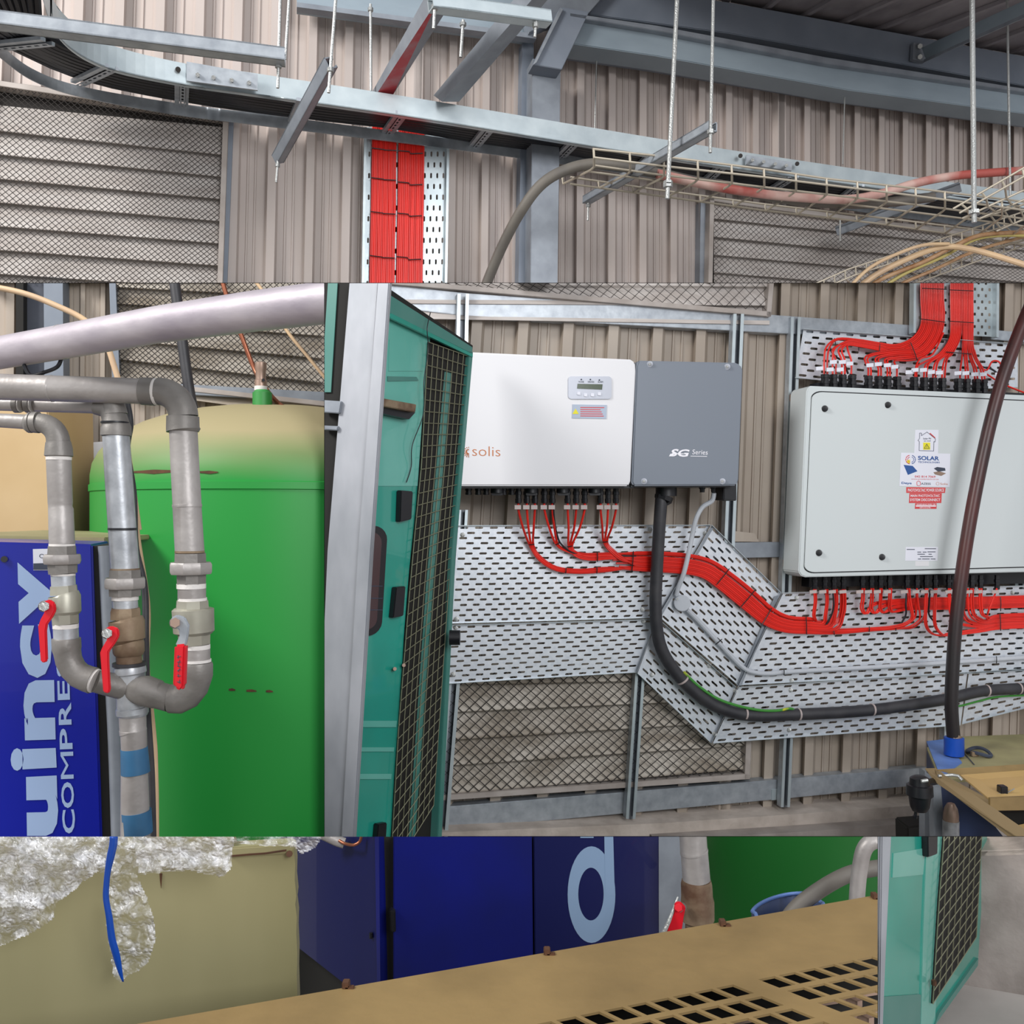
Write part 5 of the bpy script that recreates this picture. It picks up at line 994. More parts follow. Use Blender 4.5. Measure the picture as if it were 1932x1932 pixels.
# blue compressor cabinet
BP = Plane((0, 1.95), (180, 2.0))
cp = thing('blue_compressor', 'deep blue compressor cabinet with pale upright lettering', 'compressor', P(90, 1600, 2.1)); cp.location.z = 0
MB().plate(BP, [(-150, 1019), (174, 1027), (196, 1700), (196, 2460), (-150, 2460)], 0, 0.22).build('body', M['blue'], cp, bevel=.004)
MB().plate(BP, [(174, 1030), (199, 1032), (226, 1700), (226, 2400), (196, 2400), (196, 1700)], -0.01, 0.2).build('dark_edge', M['dark'], cp)
def glyph(ch, px, par, off=0.0012, bold=0.03, shear=0.0, nm='letter'):
    # px: corners for text running upwards: (left,top),(right,top),(right,bottom),(left,bottom) of the glyph's footprint
    def fn(u, v):
        x, y = bil(px, v, 1-u); return BP(x, y, off)
    return MB().text(ch, fn, bold=bold).build(nm, M['letter'], par, smooth=0)
def gq_(x0, x1, y0, y1, sk=0): return [(x0, y0), (x1, y0-sk), (x1+sk*.3, y1-sk), (x0+sk*.3, y1)]
glyph('y', [(33, 1061), (116, 1066), (118, 1177), (36, 1177)], cp, bold=0.05)
glyph('c', [(37, 1178), (96, 1178), (100, 1279), (39, 1279)], cp, bold=0.05)
glyph('n', [(43, 1284), (102, 1283), (105, 1395), (46, 1397)], cp, bold=0.04)
glyph('i', [(20, 1412), (105, 1409), (107, 1450), (20, 1455)], cp, bold=0.05)
glyph('u', [(49, 1466), (108, 1463), (111, 1577), (51, 1577)], cp, bold=0.05)
for ch, x0, x1, y0, y1 in (('S', 100, 124, 1208, 1242), ('S', 106, 128, 1246, 1277), ('E', 108, 131, 1284, 1321), ('R', 110, 134, 1326, 1368), ('P', 112, 136, 1375, 1414), ('M', 114, 138, 1419, 1470), ('O', 115, 139, 1476, 1525), ('C', 117, 141, 1528, 1573)):
    glyph(ch, [(x0, y0), (x1, y0-1), (x1+1, y1-1), (x0+1, y1)], cp, bold=0.0 if ch == 'M' else 0.02, nm='small_letter')
lb_ = MB().plate(BP, [(62, 1036), (100, 1035), (100, 1076), (63, 1076)], .001, .001).build('label', M['sticker'], cp, smooth=0)
MB().plate(BP, [(63, 1063), (100, 1062), (100, 1075), (63, 1075)], .0018, .0006).build('label_band', M['ink'], lb_, smooth=0)
MB().text('On', lambda u, v: BP(*bil([(74, 1045), (90, 1045), (90, 1053), (74, 1053)], u, v), .0014)).build('lettering', M['ink'], lb_, smooth=0)
MB().tube([BP(8, 1055, .006), BP(8, 1055, 0)], .007, 10).build('door_lock', M['blk'], cp)
# green tank
TX, TY, TR = (524-966)/F*3.0, 3.0, 0.575
tk = thing('green_tank', 'big green air receiver tank with a dusty beige dome', 'tank', Vector((TX, TY, 0)))
zt = EYE+(966-915)/F*2.43
prof = [(0.02, TR*0.55), (0.1, TR*0.8), (0.25, TR*.95), (0.40, TR), (1.0, TR), (zt-0.012, TR), (zt-.01, TR+.004), (zt+.01, TR+.004), (zt+.012, TR), (zt+0.04, TR)]
ztop = EYE+(966-766)/F*2.95
for k in range(1, 11):
    a = k/10*math.pi/2; prof.append((zt+.04+(ztop-zt-.04)*math.sin(a), max(.001, TR*math.cos(a)**0.85 if k < 10 else .001)))
MB().tube([Vector((TX, TY, z)) for z, r in prof], [r for z, r in prof], 72).build('shell', M['tank'], tk, smooth=40)
MB().tube([Vector((TX, TY, 0)), Vector((TX, TY, .3))], TR*.5, 24).build('foot_ring', M['dark'], tk)
def tank_pt(x, y, off=0.002):
    r = P(x, y, 1)-Vector((0, 0, EYE)); R = TR+off; a = r.x**2+r.y**2; b = -2*(r.x*TX+r.y*TY); c = TX**2+TY**2-R*R
    dd = b*b-4*a*c
    if dd < 0: return Vector((0, 0, EYE))+r*(-b/(2*a))
    return Vector((0, 0, EYE))+r*((-b-math.sqrt(dd))/(2*a))
def patch(poly, nm, m2, off=.0015):
    mb = MB(); n = len(poly)//2; top = poly[:n]; bot = poly[n:][::-1]
    for i in range(n-1): mb.poly([tank_pt(*top[i], off), tank_pt(*top[i+1], off), tank_pt(*bot[i+1], off), tank_pt(*bot[i], off)])
    return mb.build(nm, m2, tk, smooth=0, solid=.0008)
patch([(250, 889), (290, 886), (330, 887), (330, 891), (290, 894), (250, 892)], 'rust_patch', M['rust'])
patch([(376, 889), (395, 888), (412, 890), (410, 892), (395, 894), (376, 892)], 'rust_patch', M['rust'])
for x0, x1, y in ((404, 420, 911), (422, 437, 914), (452, 464, 918), (485, 500, 919), (568, 580, 920), (432, 444, 1301), (465, 484, 1303), (502, 515, 1304)):
    patch([(x0, y-1.5), ((x0+x1)/2, y-2.5), (x1, y), (x1, y+2), ((x0+x1)/2, y+2.5), (x0, y+2)], 'rust_spot', M['rust'])
sv = thing('safety_valve', 'copper coloured safety valve on a green stub atop the green tank', 'valve', P(491, 768, 2.8))
MB().tube([P(495, y, 2.75) for y in (785, 741, 740, 736)], [.030, .030, .026, .022], 14).build('green_stub', mat('green_stub_paint', '#35863f', .5), sv)
MB().tube([P(492, 737, 2.75), P(492, 729, 2.75)], .020, 14).build('thread_seal', M['ptfe'], sv)
MB().tube([P(492, y, 2.75) for y in (730, 718, 716, 700, 697, 685, 683)], [.019, .019, .016, .016, .018, .018, .012], 14).build('valve_body', M['brass'], sv)
MB().tube([P(497, 717, 2.73), P(497, 717, 2.725)], .005, 8).build('vent_hole', M['blk'], sv)
# slim lines behind the big pipe
def pxtube(name, label, cat, pts, r, m2, d=None, grp=None, n=12, k=6):
    pp_ = crom([(x, y, dd) for x, y, dd in pts], k) if k else pts
    return tag(MB().tube([P(*p) for p in pp_], r, n).build(name, m2), label, cat, grp)
pxtube('black_drop_pipe', 'dark grey pipe dropping behind the light pipe left of the tank valve', 'pipe', [(325, 500, 2.75), (341, 620, 2.75), (356, 730, 2.75), (368, 790, 2.75)], .0165, M['rub'])
pxtube('copper_tube', 'thin copper tube bending down behind the safety valve', 'tube', [(412, 500, 2.85), (428, 560, 2.85), (458, 640, 2.85), (482, 700, 2.85), (510, 745, 2.8), (536, 770, 2.75)], .0075, M['copper'])
pxtube('cream_cable', 'thin cream cable slanting across the louvre at the right of the tank', 'cable', [(470, 520, 2.9), (495, 548, 2.9), (540, 622, 2.9), (580, 672, 2.9), (640, 745, 2.9)], .0055, M['cream'])
pxtube('cream_cable', 'cream cable looping over from the top left and down behind the pipes', 'cable', [(-40, 536, 2.0), (40, 552, 2.0), (100, 574, 2.0), (160, 604, 2.0), (198, 645, 2.0), (215, 690, 2.0), (226, 730, 2.0), (233, 780, 2.0), (238, 830, 2.0), (248, 900, 2.0), (262, 1000, 2.0)], .0065, M['cream'])
pxtube('black_wire', 'black wire loop hanging under the big light pipe', 'cable', [(45, 688, 1.62), (58, 708, 1.62), (85, 702, 1.62), (108, 692, 1.6), (116, 676, 1.6)], .0035, M['cablk'])
pxtube('black_drain_hose', 'black hose running down behind the middle riser pipe', 'hose', [(240, 760, 1.75), (246, 800, 1.75), (240, 850, 1.72), (252, 930, 1.72), (256, 1030, 1.70), (273, 1110, 1.70), (275, 1210, 1.68), (278, 1330, 1.68), (286, 1460, 1.68), (290, 1640, 1.68)], .006, M['rub'])
pxtube('grey_drain_hose', 'beige-grey hose running down beside the middle riser pipe', 'hose', [(248, 900, 1.78), (258, 1010, 1.78), (272, 1100, 1.76), (278, 1160, 1.76), (276, 1260, 1.76), (288, 1380, 1.76), (292, 1450, 1.76), (294, 1650, 1.76), (294, 2550, 1.76)], .0065, M['cream'])
pxtube('blue_grey_riser', 'slim grey pipe between the blue cabinet and the middle riser', 'pipe', [(196, 1030, 2.02), (205, 1200, 2.02), (216, 1400, 2.02), (224, 1650, 2.02)], .014, M['galv_dk'])
# main pipes
def line(pts, par, nm, m2, n=20, d=None):
    # pts: (x, y, radius px, distance)
    return MB().tube([P(x, y, dd) for x, y, r, dd in pts], [r*dd/F for x, y, r, dd in pts], n).build(nm, m2, par, smooth=32)
p1 = thing('big_light_pipe', 'big light grey pipe crossing at the top of the tank area', 'pipe', P(300, 640, 1.45))
line([(-60, 676, 29.5, 1.70), (118, 645, 32, 1.58), (300, 612, 34.5, 1.46), (480, 587, 38, 1.36), (640, 568, 40, 1.28)], p1, 'pipe', M['pipe_lt'], 28)
for x, y, r, d in ((118, 645, 32.6, 1.58),): line([(x-2, y+.4, r, d), (x+2, y-.4, r, d)], p1, 'joint_ring', M['ink'] if 0 else M['pipe'], 28)
ph = thing('header_pipe', 'grey header pipe with an elbow turning down to the right valve', 'pipe', P(345, 1280, 1.6))
DH = 1.6
line([(-60, 728, 25, DH), (96, 733, 24.6, DH), (96.5, 733, 25.4, DH), (99, 733, 25.4, DH), (100, 733, 24.6, DH), (270, 738, 24.2, DH)], ph, 'horizontal_run', M['pipe'], 24)
line([(268, 738, 26, DH), (292, 739, 26.5, DH)], ph, 'collar', M['fitting'], 24)
line([(292, 739, 25.5, DH), (298, 739, 25.5, DH)], ph, 'thread_seal', M['ptfe'], 24)
def arc(c, r, a0, a1, n=8): return [(c[0]+r*math.cos(math.radians(lerp(a0, a1, k/n))), c[1]-r*math.sin(math.radians(lerp(a0, a1, k/n)))) for k in range(n+1)]
el = arc((298, 786), 48, 90, 0); line([(x, y, lerp(26, 27, i/8), DH) for i, (x, y) in enumerate(el)], ph, 'elbow', M['fitting'], 24)
line([(345, 786, 29.5, DH), (345, 806, 30, DH), (346, 812, 31, DH), (346, 814, 28, DH)], ph, 'collar', M['fitting'], 24)
line([(346, 813, 25.5, DH), (349, 880, 25.8, DH), (353, 951, 26, DH), (353, 952, 27, DH), (353, 956, 27, DH), (353, 957, 26, DH), (358, 1042, 26.5, DH)], ph, 'riser', M['pipe'], 24)
pm = thing('middle_riser_pipe', 'middle grey riser pipe from the tee down past the cross fitting', 'pipe', P(255, 1578, 1.62))
DM = 1.62
line([(-60, 760, 13, 1.7), (60, 763, 14, 1.68), (170, 766, 14, 1.65), (200, 766, 17, 1.63)], pm, 'branch_run', M['pipe'], 18)
for x in (28, 50, 172): line([(x, 763, 16, 1.67), (x+9, 763, 16, 1.67)], pm, 'collar', M['fitting'], 18); line([(x+9, 763, 14.7, 1.67), (x+12, 763, 14.7, 1.67)], pm, 'thread_seal', M['ptfe'], 18)
line([(180, 767, 15, DM), (200, 770, 18, DM), (214, 782, 23, DM), (218, 800, 24.5, DM), (219, 806, 27, DM), (219, 818, 27.5, DM), (219, 822, 27.5, DM), (219, 823, 24, DM)], pm, 'tee_fitting', M['fitting'], 24)
line([(213, 758, 20, DM), (216, 782, 23.6, DM)], pm, 'tee_top', M['fitting'], 24)
line([(217, 796, 25.4, DM-.002), (217, 799, 25.4, DM-.002)], pm, 'black_tie', M['blk'], 24)
line([(219, 823, 24.2, DM), (226, 930, 24.8, DM), (231, 1000, 25, DM), (236, 1074, 25.5, DM)], pm, 'bright_riser', M['pipe_brt'], 24)
line([(231, 996, 26, DM-.002), (231, 1000, 26, DM-.002)], pm, 'black_tie', M['blk'], 24)
line([(236, 1072, 26, DM), (236, 1076, 26, DM)], pm, 'seal_ring', M['rusty'], 24)
line([(236, 1075, 29, DM), (236, 1090, 29.5, DM)], pm, 'upper_nut', M['fitting'], 8)
line([(236, 1090, 36, DM), (236, 1094, 38, DM), (236, 1106, 38, DM), (236, 1110, 36, DM)], pm, 'union_nut', M['pipe'], 8)
line([(236, 1110, 30, DM), (236, 1124, 29.5, DM)], pm, 'lower_nut', M['fitting'], 8)
line([(236, 1124, 24, DM), (236, 1132, 24, DM)], pm, 'thread_seal', M['ptfe'], 24)
line([(236, 1132, 22.5, DM), (237, 1148, 22.5, DM)], pm, 'nipple', M['pipe_brt'], 24)
line([(237, 1147, 26, DM), (237, 1153, 28, DM), (237, 1168, 28, DM)], pm, 'valve_end', M['rusty'], 8)
line([(238, 1168, 29, DM), (239, 1172, 32, DM), (240, 1206, 32, DM), (241, 1210, 29, DM), (241, 1212, 27, DM), (242, 1214, 28.5, DM), (243, 1230, 28, DM), (243, 1236, 25, DM)], pm, 'valve_body', M['rusty'], 20)
line([(243, 1235, 23, DM), (244, 1254, 23, DM)], pm, 'nipple', M['rusty'], 20)
line([(244, 1250, 30, DM), (244, 1256, 30, DM)], pm, 'dark_washer', M['rub'], 20)
line([(244, 1256, 27, DM), (245, 1262, 29, DM), (246, 1270, 29, DM), (246, 1272, 27, DM), (249, 1334, 27, DM), (249, 1336, 29, DM), (250, 1346, 29, DM), (250, 1350, 26, DM)], pm, 'cross_fitting', M['pipe_brt'], 24)
line([(250, 1350, 24.5, DM), (251, 1376, 23.8, DM), (251, 1377, 24.6, DM), (251, 1379, 24.6, DM), (252, 1380, 23.4, DM), (253, 1412, 23, DM), (256, 1600, 27, DM), (258, 2380, 28, DM)], pm, 'lower_riser', M['pipe'], 24)
line([(253, 1411, 24, DM), (256, 1458, 26, DM)], pm, 'blue_band', M['blueband'], 24); line([(257, 1530, 27.2, DM), (259, 1572, 27.8, DM)], pm, 'blue_band', M['blueband'], 24)
# left branch
plf = thing('left_branch_pipe', 'left grey pipe with an elbow, union and valve beside the lettering', 'pipe', P(120, 1250, 1.58))
DL = 1.58
line([(-60, 790, 12.5, DL), (52, 796, 14, DL)], plf, 'horizontal_run', M['pipe'], 20)
line([(50, 796, 16, DL), (56, 797, 20, DL), (60, 797, 20, DL), (62, 797, 15, DL)], plf, 'collar', M['fitting'], 20); line([(60, 797, 16, DL), (64, 797, 16, DL)], plf, 'thread_seal', M['ptfe'], 20)
line([(62, 797, 19.5, DL), (73, 797, 20.5, DL)], plf, 'collar', M['fitting'], 20)
line([(x, y, lerp(18, 21, i/8), DL) for i, (x, y) in enumerate(arc((74, 834), 36, 90, 0))], plf, 'elbow', M['fitting'], 22)
line([(110, 834, 22, DL), (111, 846, 24, DL), (111, 860, 25, DL), (111, 862, 22, DL)], plf, 'collar', M['fitting'], 22)
line([(111, 862, 22.5, DL), (111, 868, 22.5, DL)], plf, 'thread_seal', M['ptfe'], 22)
line([(111, 868, 21.8, DL), (114, 950, 21.5, DL), (114, 952, 21, DL), (114, 958, 21, DL), (115, 960, 21.8, DL), (117, 1026, 22.5, DL)], plf, 'riser', M['pipe'], 22)
line([(117, 1026, 22.8, DL), (117, 1031, 22.8, DL)], plf, 'thread_seal', M['ptfe'], 22)
line([(117, 1030, 25, DL), (117, 1046, 26, DL)], plf, 'upper_nut', M['fitting'], 8); line([(117, 1046, 32, DL), (117, 1050, 34, DL), (118, 1060, 34, DL), (118, 1064, 32, DL)], plf, 'union_nut', M['pipe'], 8)
line([(118, 1064, 27, DL), (119, 1082, 26, DL)], plf, 'lower_nut', M['fitting'], 8)
line([(119, 1082, 21.5, DL), (119, 1086, 21.5, DL)], plf, 'thread_seal', M['ptfe'], 22); line([(119, 1086, 21, DL), (120, 1106, 21, DL)], plf, 'nipple', M['pipe_brt'], 22)
line([(120, 1105, 24, DL), (121, 1122, 25, DL)], plf, 'valve_end', M['valvebody'], 8)
line([(121, 1122, 26, DL), (122, 1125, 28, DL), (123, 1154, 28, DL), (123, 1158, 25, DL)], plf, 'valve_body', M['valvebody'], 22); line([(123, 1158, 24.5, DL), (124, 1177, 24, DL)], plf, 'valve_end', M['valvebody'], 8)
line([(124, 1177, 22.5, DL), (124, 1185, 22.5, DL)], plf, 'thread_seal', M['ptfe'], 22); line([(124, 1185, 22, DL), (125, 1205, 22, DL)], plf, 'nipple', M['pipe_brt'], 22)
line([(125, 1204, 24.5, DL), (125, 1206, 25.5, DL), (126, 1224, 25.5, DL), (127, 1230, 24, DL), (130, 1246, 23.5, DL), (138, 1262, 23.5, DL), (150, 1274, 24, DL), (166, 1281, 24.5, DL), (176, 1284, 25, DL)], plf, 'lower_elbow', M['fitting'], 22)
line([(174, 1283, 23, DL), (180, 1285, 23, DL)], plf, 'thread_seal', M['ptfe'], 22)
line([(180, 1285, 21, DL), (232, 1297, 23, DL+.03)], plf, 'cross_branch', M['fitting'], 22)
# right branch
DR = 1.6
line([(358, 1039, 27, DR), (358, 1043, 27, DR)], ph, 'seal_ring', M['rusty'], 24)
line([(359, 1044, 29.5, DR), (359, 1061, 30, DR)], ph, 'upper_nut', M['fitting'], 8); line([(360, 1061, 38, DR), (360, 1065, 40, DR), (360, 1079, 40, DR), (360, 1083, 38, DR)], ph, 'union_nut', M['pipe'], 8)
line([(361, 1083, 28, DR), (361, 1101, 27.5, DR)], ph, 'lower_nut', M['fitting'], 8)
line([(361, 1101, 26.5, DR), (361, 1110, 26.5, DR)], ph, 'thread_seal', M['ptfe'], 24); line([(362, 1110, 25.5, DR), (362, 1130, 25.5, DR)], ph, 'nipple', M['pipe'], 24); line([(363, 1128, 26.3, DR), (363, 1134, 26.3, DR)], ph, 'thread_seal', M['ptfe'], 24)
line([(363, 1133, 30, DR), (363, 1148, 31, DR)], ph, 'valve_end', M['valvebody'], 8)
line([(364, 1147, 33, DR), (364, 1150, 38, DR), (366, 1192, 37, DR), (366, 1196, 32, DR)], ph, 'valve_body', M['valvebody'], 22); line([(366, 1196, 31, DR), (367, 1216, 29.5, DR)], ph, 'valve_end', M['valvebody'], 8)
line([(369, 1216, 26.5, DR), (369, 1224, 26.5, DR)], ph, 'thread_seal', M['ptfe'], 24); line([(370, 1224, 25.5, DR), (370, 1246, 25.5, DR)], ph, 'nipple', M['pipe'], 24); line([(371, 1244, 26.5, DR), (371, 1249, 26.5, DR)], ph, 'thread_seal', M['ptfe'], 24)
line([(372, 1250, 27, DR), (372, 1254, 28.5, DR), (372, 1274, 28.5, DR), (371, 1280, 27, DR), (366, 1296, 27, DR), (354, 1311, 27.5, DR), (338, 1319, 27.5, DR), (322, 1318, 27, DR)], ph, 'lower_elbow', M['fitting'], 24)
line([(322, 1318, 25, DR), (300, 1312, 25, DR), (296, 1310, 27, DR), (276, 1304, 29, DR), (250, 1300, 24, DR+.02)], ph, 'cross_branch', M['fitting'], 24)
def handle_lever(name, label, d, hub, poly, grip, m2, hubm):
    pl = Plane((0, d), (1932, d)); t = thing(name, label, 'valve handle', P(*hub, d))
    MB().tube([P(hub[0]+6, hub[1], d+.06), P(*hub, d)], .010, 12).build('spindle', M['fitting'], t)
    MB().plate(pl, poly, 0.004, 0.007).build('lever', m2, t, bevel=.0018)
    MB().tube([P(*hub, d-.004), P(hub[0]-1, hub[1], d-.012)], .0085, 6).build('hub_nut', hubm, t)
    if grip: MB().plate(pl, grip, 0.009, 0.016).build('grip', M['handle'], t, bevel=.004)
    return t
handle_lever('valve_handle', 'red lever of the left valve, in front of the blue lettering', 1.50, (84, 1144), [(80, 1136), (92, 1131), (102, 1138), (104, 1152), (98, 1164), (88, 1178), (86, 1190), (88, 1246), (84, 1251), (76, 1249), (71, 1182), (76, 1168), (84, 1154)], None, M['handle'], M['rod'])
handle_lever('valve_handle', 'red lever of the middle valve below the rusty fitting', 1.52, (203, 1195), [(198, 1186), (208, 1181), (222, 1186), (224, 1200), (216, 1214), (204, 1230), (204, 1250), (207, 1300), (204, 1309), (194, 1306), (188, 1232), (192, 1222), (202, 1206)], None, M['handle'], M['rod'])
handle_lever('valve_handle', 'grey lever with red grip and dark marks on the right valve', 1.49, (331, 1175), [(322, 1165), (334, 1160), (348, 1165), (356, 1180), (354, 1200), (350, 1218), (330, 1218), (338, 1200), (337, 1188), (324, 1182)], [(328, 1217), (350, 1215), (347, 1296), (340, 1305), (328, 1298), (325, 1290)], M['galv'], M['brass'])
gm = MB(); plh = Plane((0, 1.49), (1932, 1.49))
for k, y in enumerate((1240, 1249, 1256, 1265, 1275, 1286)): gm.tube([plh(334, y, .0095), plh(341, y-2+(k % 3)*2, .0095)], .0006, 4); gm.tube([plh(336+(k % 2)*3, y-4, .0095), plh(336+(k % 3), y+3, .0095)], .0006, 4)
tag(gm.build('embossed_marks', M['ink'], [o for o in COL.objects if o.name.startswith('valve_handle') and o.location.x > -.6][0]) if 0 else gm.build('embossed_marks', M['ink'], [o for o in COL.objects if o.get('label', '').startswith('grey lever with red grip')][0]), 'dark embossed marks', None)
# ================================================================ LOWER STRIP
CLIP = 'D'
# tan machine top in the foreground
ZM = 1.1
def GM(x, y): return G(x, y, ZM)
O_ = GM(1380, 1856); U_ = GM(1341, 1865)-O_; V_ = (GM(1550, 1925)-O_)/3
e0, e1 = GM(270, 1932), GM(1656, 1690); n_ = Vector((-(e1-e0).y, (e1-e0).x, 0)).normalized()
U_ = (e0-e1).normalized()*U_.length
def uv(i, j): return O_+U_*i+V_*j
tm = thing('tan_machine_top', 'dusty tan machine top with dark square vent openings in the foreground', 'machine', Vector((0, 0.7, 0)))
vedge = ((e0-O_).dot(n_))/V_.dot(n_)          # back edge in grid rows
open_cells = set(); lattice = set()
for j in range(0, 9):
    for i in range(0, 16):
        if j == 0 or i == 0: open_cells.add((i, j))
        else: lattice.add((i, j))
for j in range(0, 9):
    for i in range(-13, -1):
        jj = j; (open_cells if j == 0 or i == -2 and False else lattice).add((i, j))
sheet = MB(); lat = MB()
def quad(mb, a, b, c, d): mb.poly([a, b, c, d])
rows = [vedge]+[j for j in range(math.ceil(vedge)+1, 14)]
for q in range(len(rows)-1):
    j0, j1 = rows[q], rows[q+1]
    if j1 <= 0 or j0 >= 9: quad(sheet, uv(-30, j0), uv(60, j0), uv(60, j1), uv(-30, j1)); continue
    j = int(j0)
    segs = [(-30, -13)]+[(i, i+1) for i in range(-13, 16)]+[(16, 60)]
    for a_, b_ in segs:
        key = (a_, j)
        if b_-a_ == 1 and (key in open_cells or key in lattice):
            m_ = 0.10; o = [uv(a_, j), uv(b_, j), uv(b_, j+1), uv(a_, j+1)]; k_ = [uv(a_+m_, j+m_*1.3), uv(b_-m_, j+m_*1.3), uv(b_-m_, j+1-m_*1.3), uv(a_+m_, j+1-m_*1.3)]
            for z in range(4): quad(sheet, o[z], o[(z+1) % 4], k_[(z+1) % 4], k_[z])
            if key in lattice:
                dz = Vector((0, 0, -.012))
                lat.prism([uv(a_+.08, j+.36)+dz, uv(b_-.08, j+.30)+dz, uv(b_-.08, j+.52)+dz, uv(a_+.08, j+.58)+dz], Vector((0, 0, -.006)))
                if (a_+j) % 2: lat.prism([uv(a_+.35, j+.5)+dz, uv(a_+.6, j+.5)+dz, uv(a_+.7, j+.95)+dz, uv(a_+.45, j+.95)+dz], Vector((0, 0, -.008)))
        else: quad(sheet, uv(a_, j0), uv(b_, j0), uv(b_, j1), uv(a_, j1))
sheet.build('top_sheet', M['tan'], tm, smooth=0, solid=0.003)
lat.build('inner_lattice', M['brass'], tm, smooth=0)
MB().prism([uv(-30, vedge), uv(60, vedge), uv(60, vedge)+Vector((0, 0, -.06)), uv(-30, vedge)+Vector((0, 0, -.06))], -n_*.004).build('back_edge', M['tan'], tm, smooth=0)
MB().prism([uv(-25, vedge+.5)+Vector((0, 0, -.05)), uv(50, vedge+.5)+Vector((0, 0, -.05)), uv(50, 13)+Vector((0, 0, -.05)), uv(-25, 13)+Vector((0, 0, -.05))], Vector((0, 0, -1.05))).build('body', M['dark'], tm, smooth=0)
for k, (x, y) in enumerate(((653, 1860), (1032, 1797), (1363, 1743), (1650, 1692))):
    c_ = GM(x, y+4); b_ = thing('edge_clip', 'small dark clip on the tan machine edge, %s from the left' % words[k], 'clip', c_)
    MB().box(c_+Vector((0, 0, .005)), .009, .012, .008).build('clip', M['rust'], b_, bevel=.001); MB().box(c_+Vector((.005, -.003, .0025)), .012, .006, .004).build('foot', M['rust'], b_, bevel=.001)
# cream cabinet
CPn = Plane((0, 1.17), (560, 1.22))
cc = thing('cream_cabinet', 'dusty cream metal cabinet with rust streaks, lower left', 'cabinet', P(280, 1900, 1.3)); cc.location.z = 0
jag = [(554, 1600), (557, 1630), (556, 1660), (559, 1690), (557, 1706), (560, 1730), (559, 1760), (561, 1800), (560, 1840), (562, 1900)]
MB().plate(CPn, [(-80, 1550), (430, 1560), (440, 1602), (545, 1596)]+jag+[(562, 2300), (-80, 2300)], 0, 0.03).build('front_panel', M['creambox'], cc, bevel=0)
MB().plate(CPn, [(430, 1600), (548, 1592), (556, 1600), (552, 1612), (430, 1618)], .004, .02).build('folded_rim', M['creambox'], cc, bevel=.002)
MB().plate(CPn, [(436, 1614), (470, 1611), (500, 1609), (540, 1603), (540, 1606), (500, 1612), (470, 1614), (436, 1617)], .0055, .002).build('rust_line', M['rust'], cc, smooth=0)
MB().plate(CPn, [(301, 1648), (306, 1648), (305, 1662), (304, 1676), (302, 1662)], .001, .001).build('rust_streak', M['rust'], cc, smooth=0)
MB().tube([CPn(546, 1611, .003), CPn(546, 1611, .007)], .0045, 8).build('rusty_screw', M['rust'], cc)
# bubble wrap
def inside(x, y, poly):
    c = False; n = len(poly)
    for i in range(n):
        x1, y1 = poly[i]; x2, y2 = poly[(i+1) % n]
        if (y1 > y) != (y2 > y) and x < (x2-x1)*(y-y1)/(y2-y1)+x1: c = not c
    return c
def film(poly, off, amp, step=3.0, seed=0, par=None, nm='film', m2='wrap'):
    xs_ = [p[0] for p in poly]; ys_ = [p[1] for p in poly]; mb = MB(); V = {}
    def vert(i, j):
        if (i, j) not in V:
            x, y = i*step, j*step; h = noise.noise(Vector((x*.012+seed, y*.02, seed)))*amp+noise.noise(Vector((x*.035+y*.02+seed, y*.045-x*.02, 3)))*amp*.5+abs(noise.noise(Vector((x*.13, y*.13, seed))))*amp*.14
            V[(i, j)] = mb.bm.verts.new(CPn(x+noise.noise(Vector((x*.1, y*.1, 1)))*2, y+noise.noise(Vector((x*.1, y*.1, 9)))*2, off+h))
        return V[(i, j)]
    for j in range(int(min(ys_)//step), int(max(ys_)//step)+1):
        for i in range(int(min(xs_)//step), int(max(xs_)//step)+1):
            if inside((i+.5)*step, (j+.5)*step, poly): mb.face([vert(i, j), vert(i+1, j), vert(i+1, j+1), vert(i, j+1)])
    return mb.build(nm, M[m2], par, smooth=80)
bw = thing('bubble_wrap', 'crumpled clear bubble wrap draped over the cream cabinet', 'bubble wrap', CPn(200, 1700, .03))
film([(-20, 1560), (444, 1560), (440, 1600), (428, 1648), (412, 1655), (350, 1640), (262, 1650), (176, 1646), (140, 1680), (105, 1704), (100, 1735), (60, 1760), (0, 1785), (-20, 1785)], .05, .03, 3, 2, bw)
film([(-20, 1565), (250, 1565), (190, 1640), (120, 1690), (60, 1730), (-20, 1760)], .075, .03, 3, 7, bw, 'inner_fold')
film([(250, 1570), (425, 1570), (440, 1590), (436, 1640), (420, 1654), (360, 1642), (262, 1646)], .07, .025, 3, 12, bw, 'corner_fold')
film([(205, 1640), (258, 1650), (275, 1690), (290, 1730), (294, 1770), (280, 1815), (262, 1832), (240, 1840), (228, 1854), (214, 1840), (208, 1790), (200, 1740)], .03, .02, 2.5, 21, bw, 'hanging_lobe')
film([(432, 1560), (612, 1560), (604, 1586), (588, 1604), (568, 1612), (556, 1598), (440, 1592)], .055, .02, 3, 31, bw, 'right_corner')
sp_ = [(215, 1560, 10), (214, 1590, 9), (209, 1615, 9), (204, 1640, 7), (201, 1665, 6.5), (200, 1695, 7), (206, 1730, 8), (211, 1770, 9), (219, 1800, 9), (226, 1830, 6), (232, 1852, 2)]
a_ = crom(sp_, 4); sm = MB(); l_ = [CPn(x-w*.8, y, .095-.00012*(y-1560)) for x, y, w in a_]; r_ = [CPn(x+w*.8, y, .088-.00010*(y-1560)) for x, y, w in a_]
for i in range(len(a_)-1): sm.poly([l_[i], r_[i], r_[i+1], l_[i+1]])
tag(sm.build('blue_strap', M['bluecap'], None, solid=.0015), 'bright blue strap hanging down over the bubble wrap', 'strap')
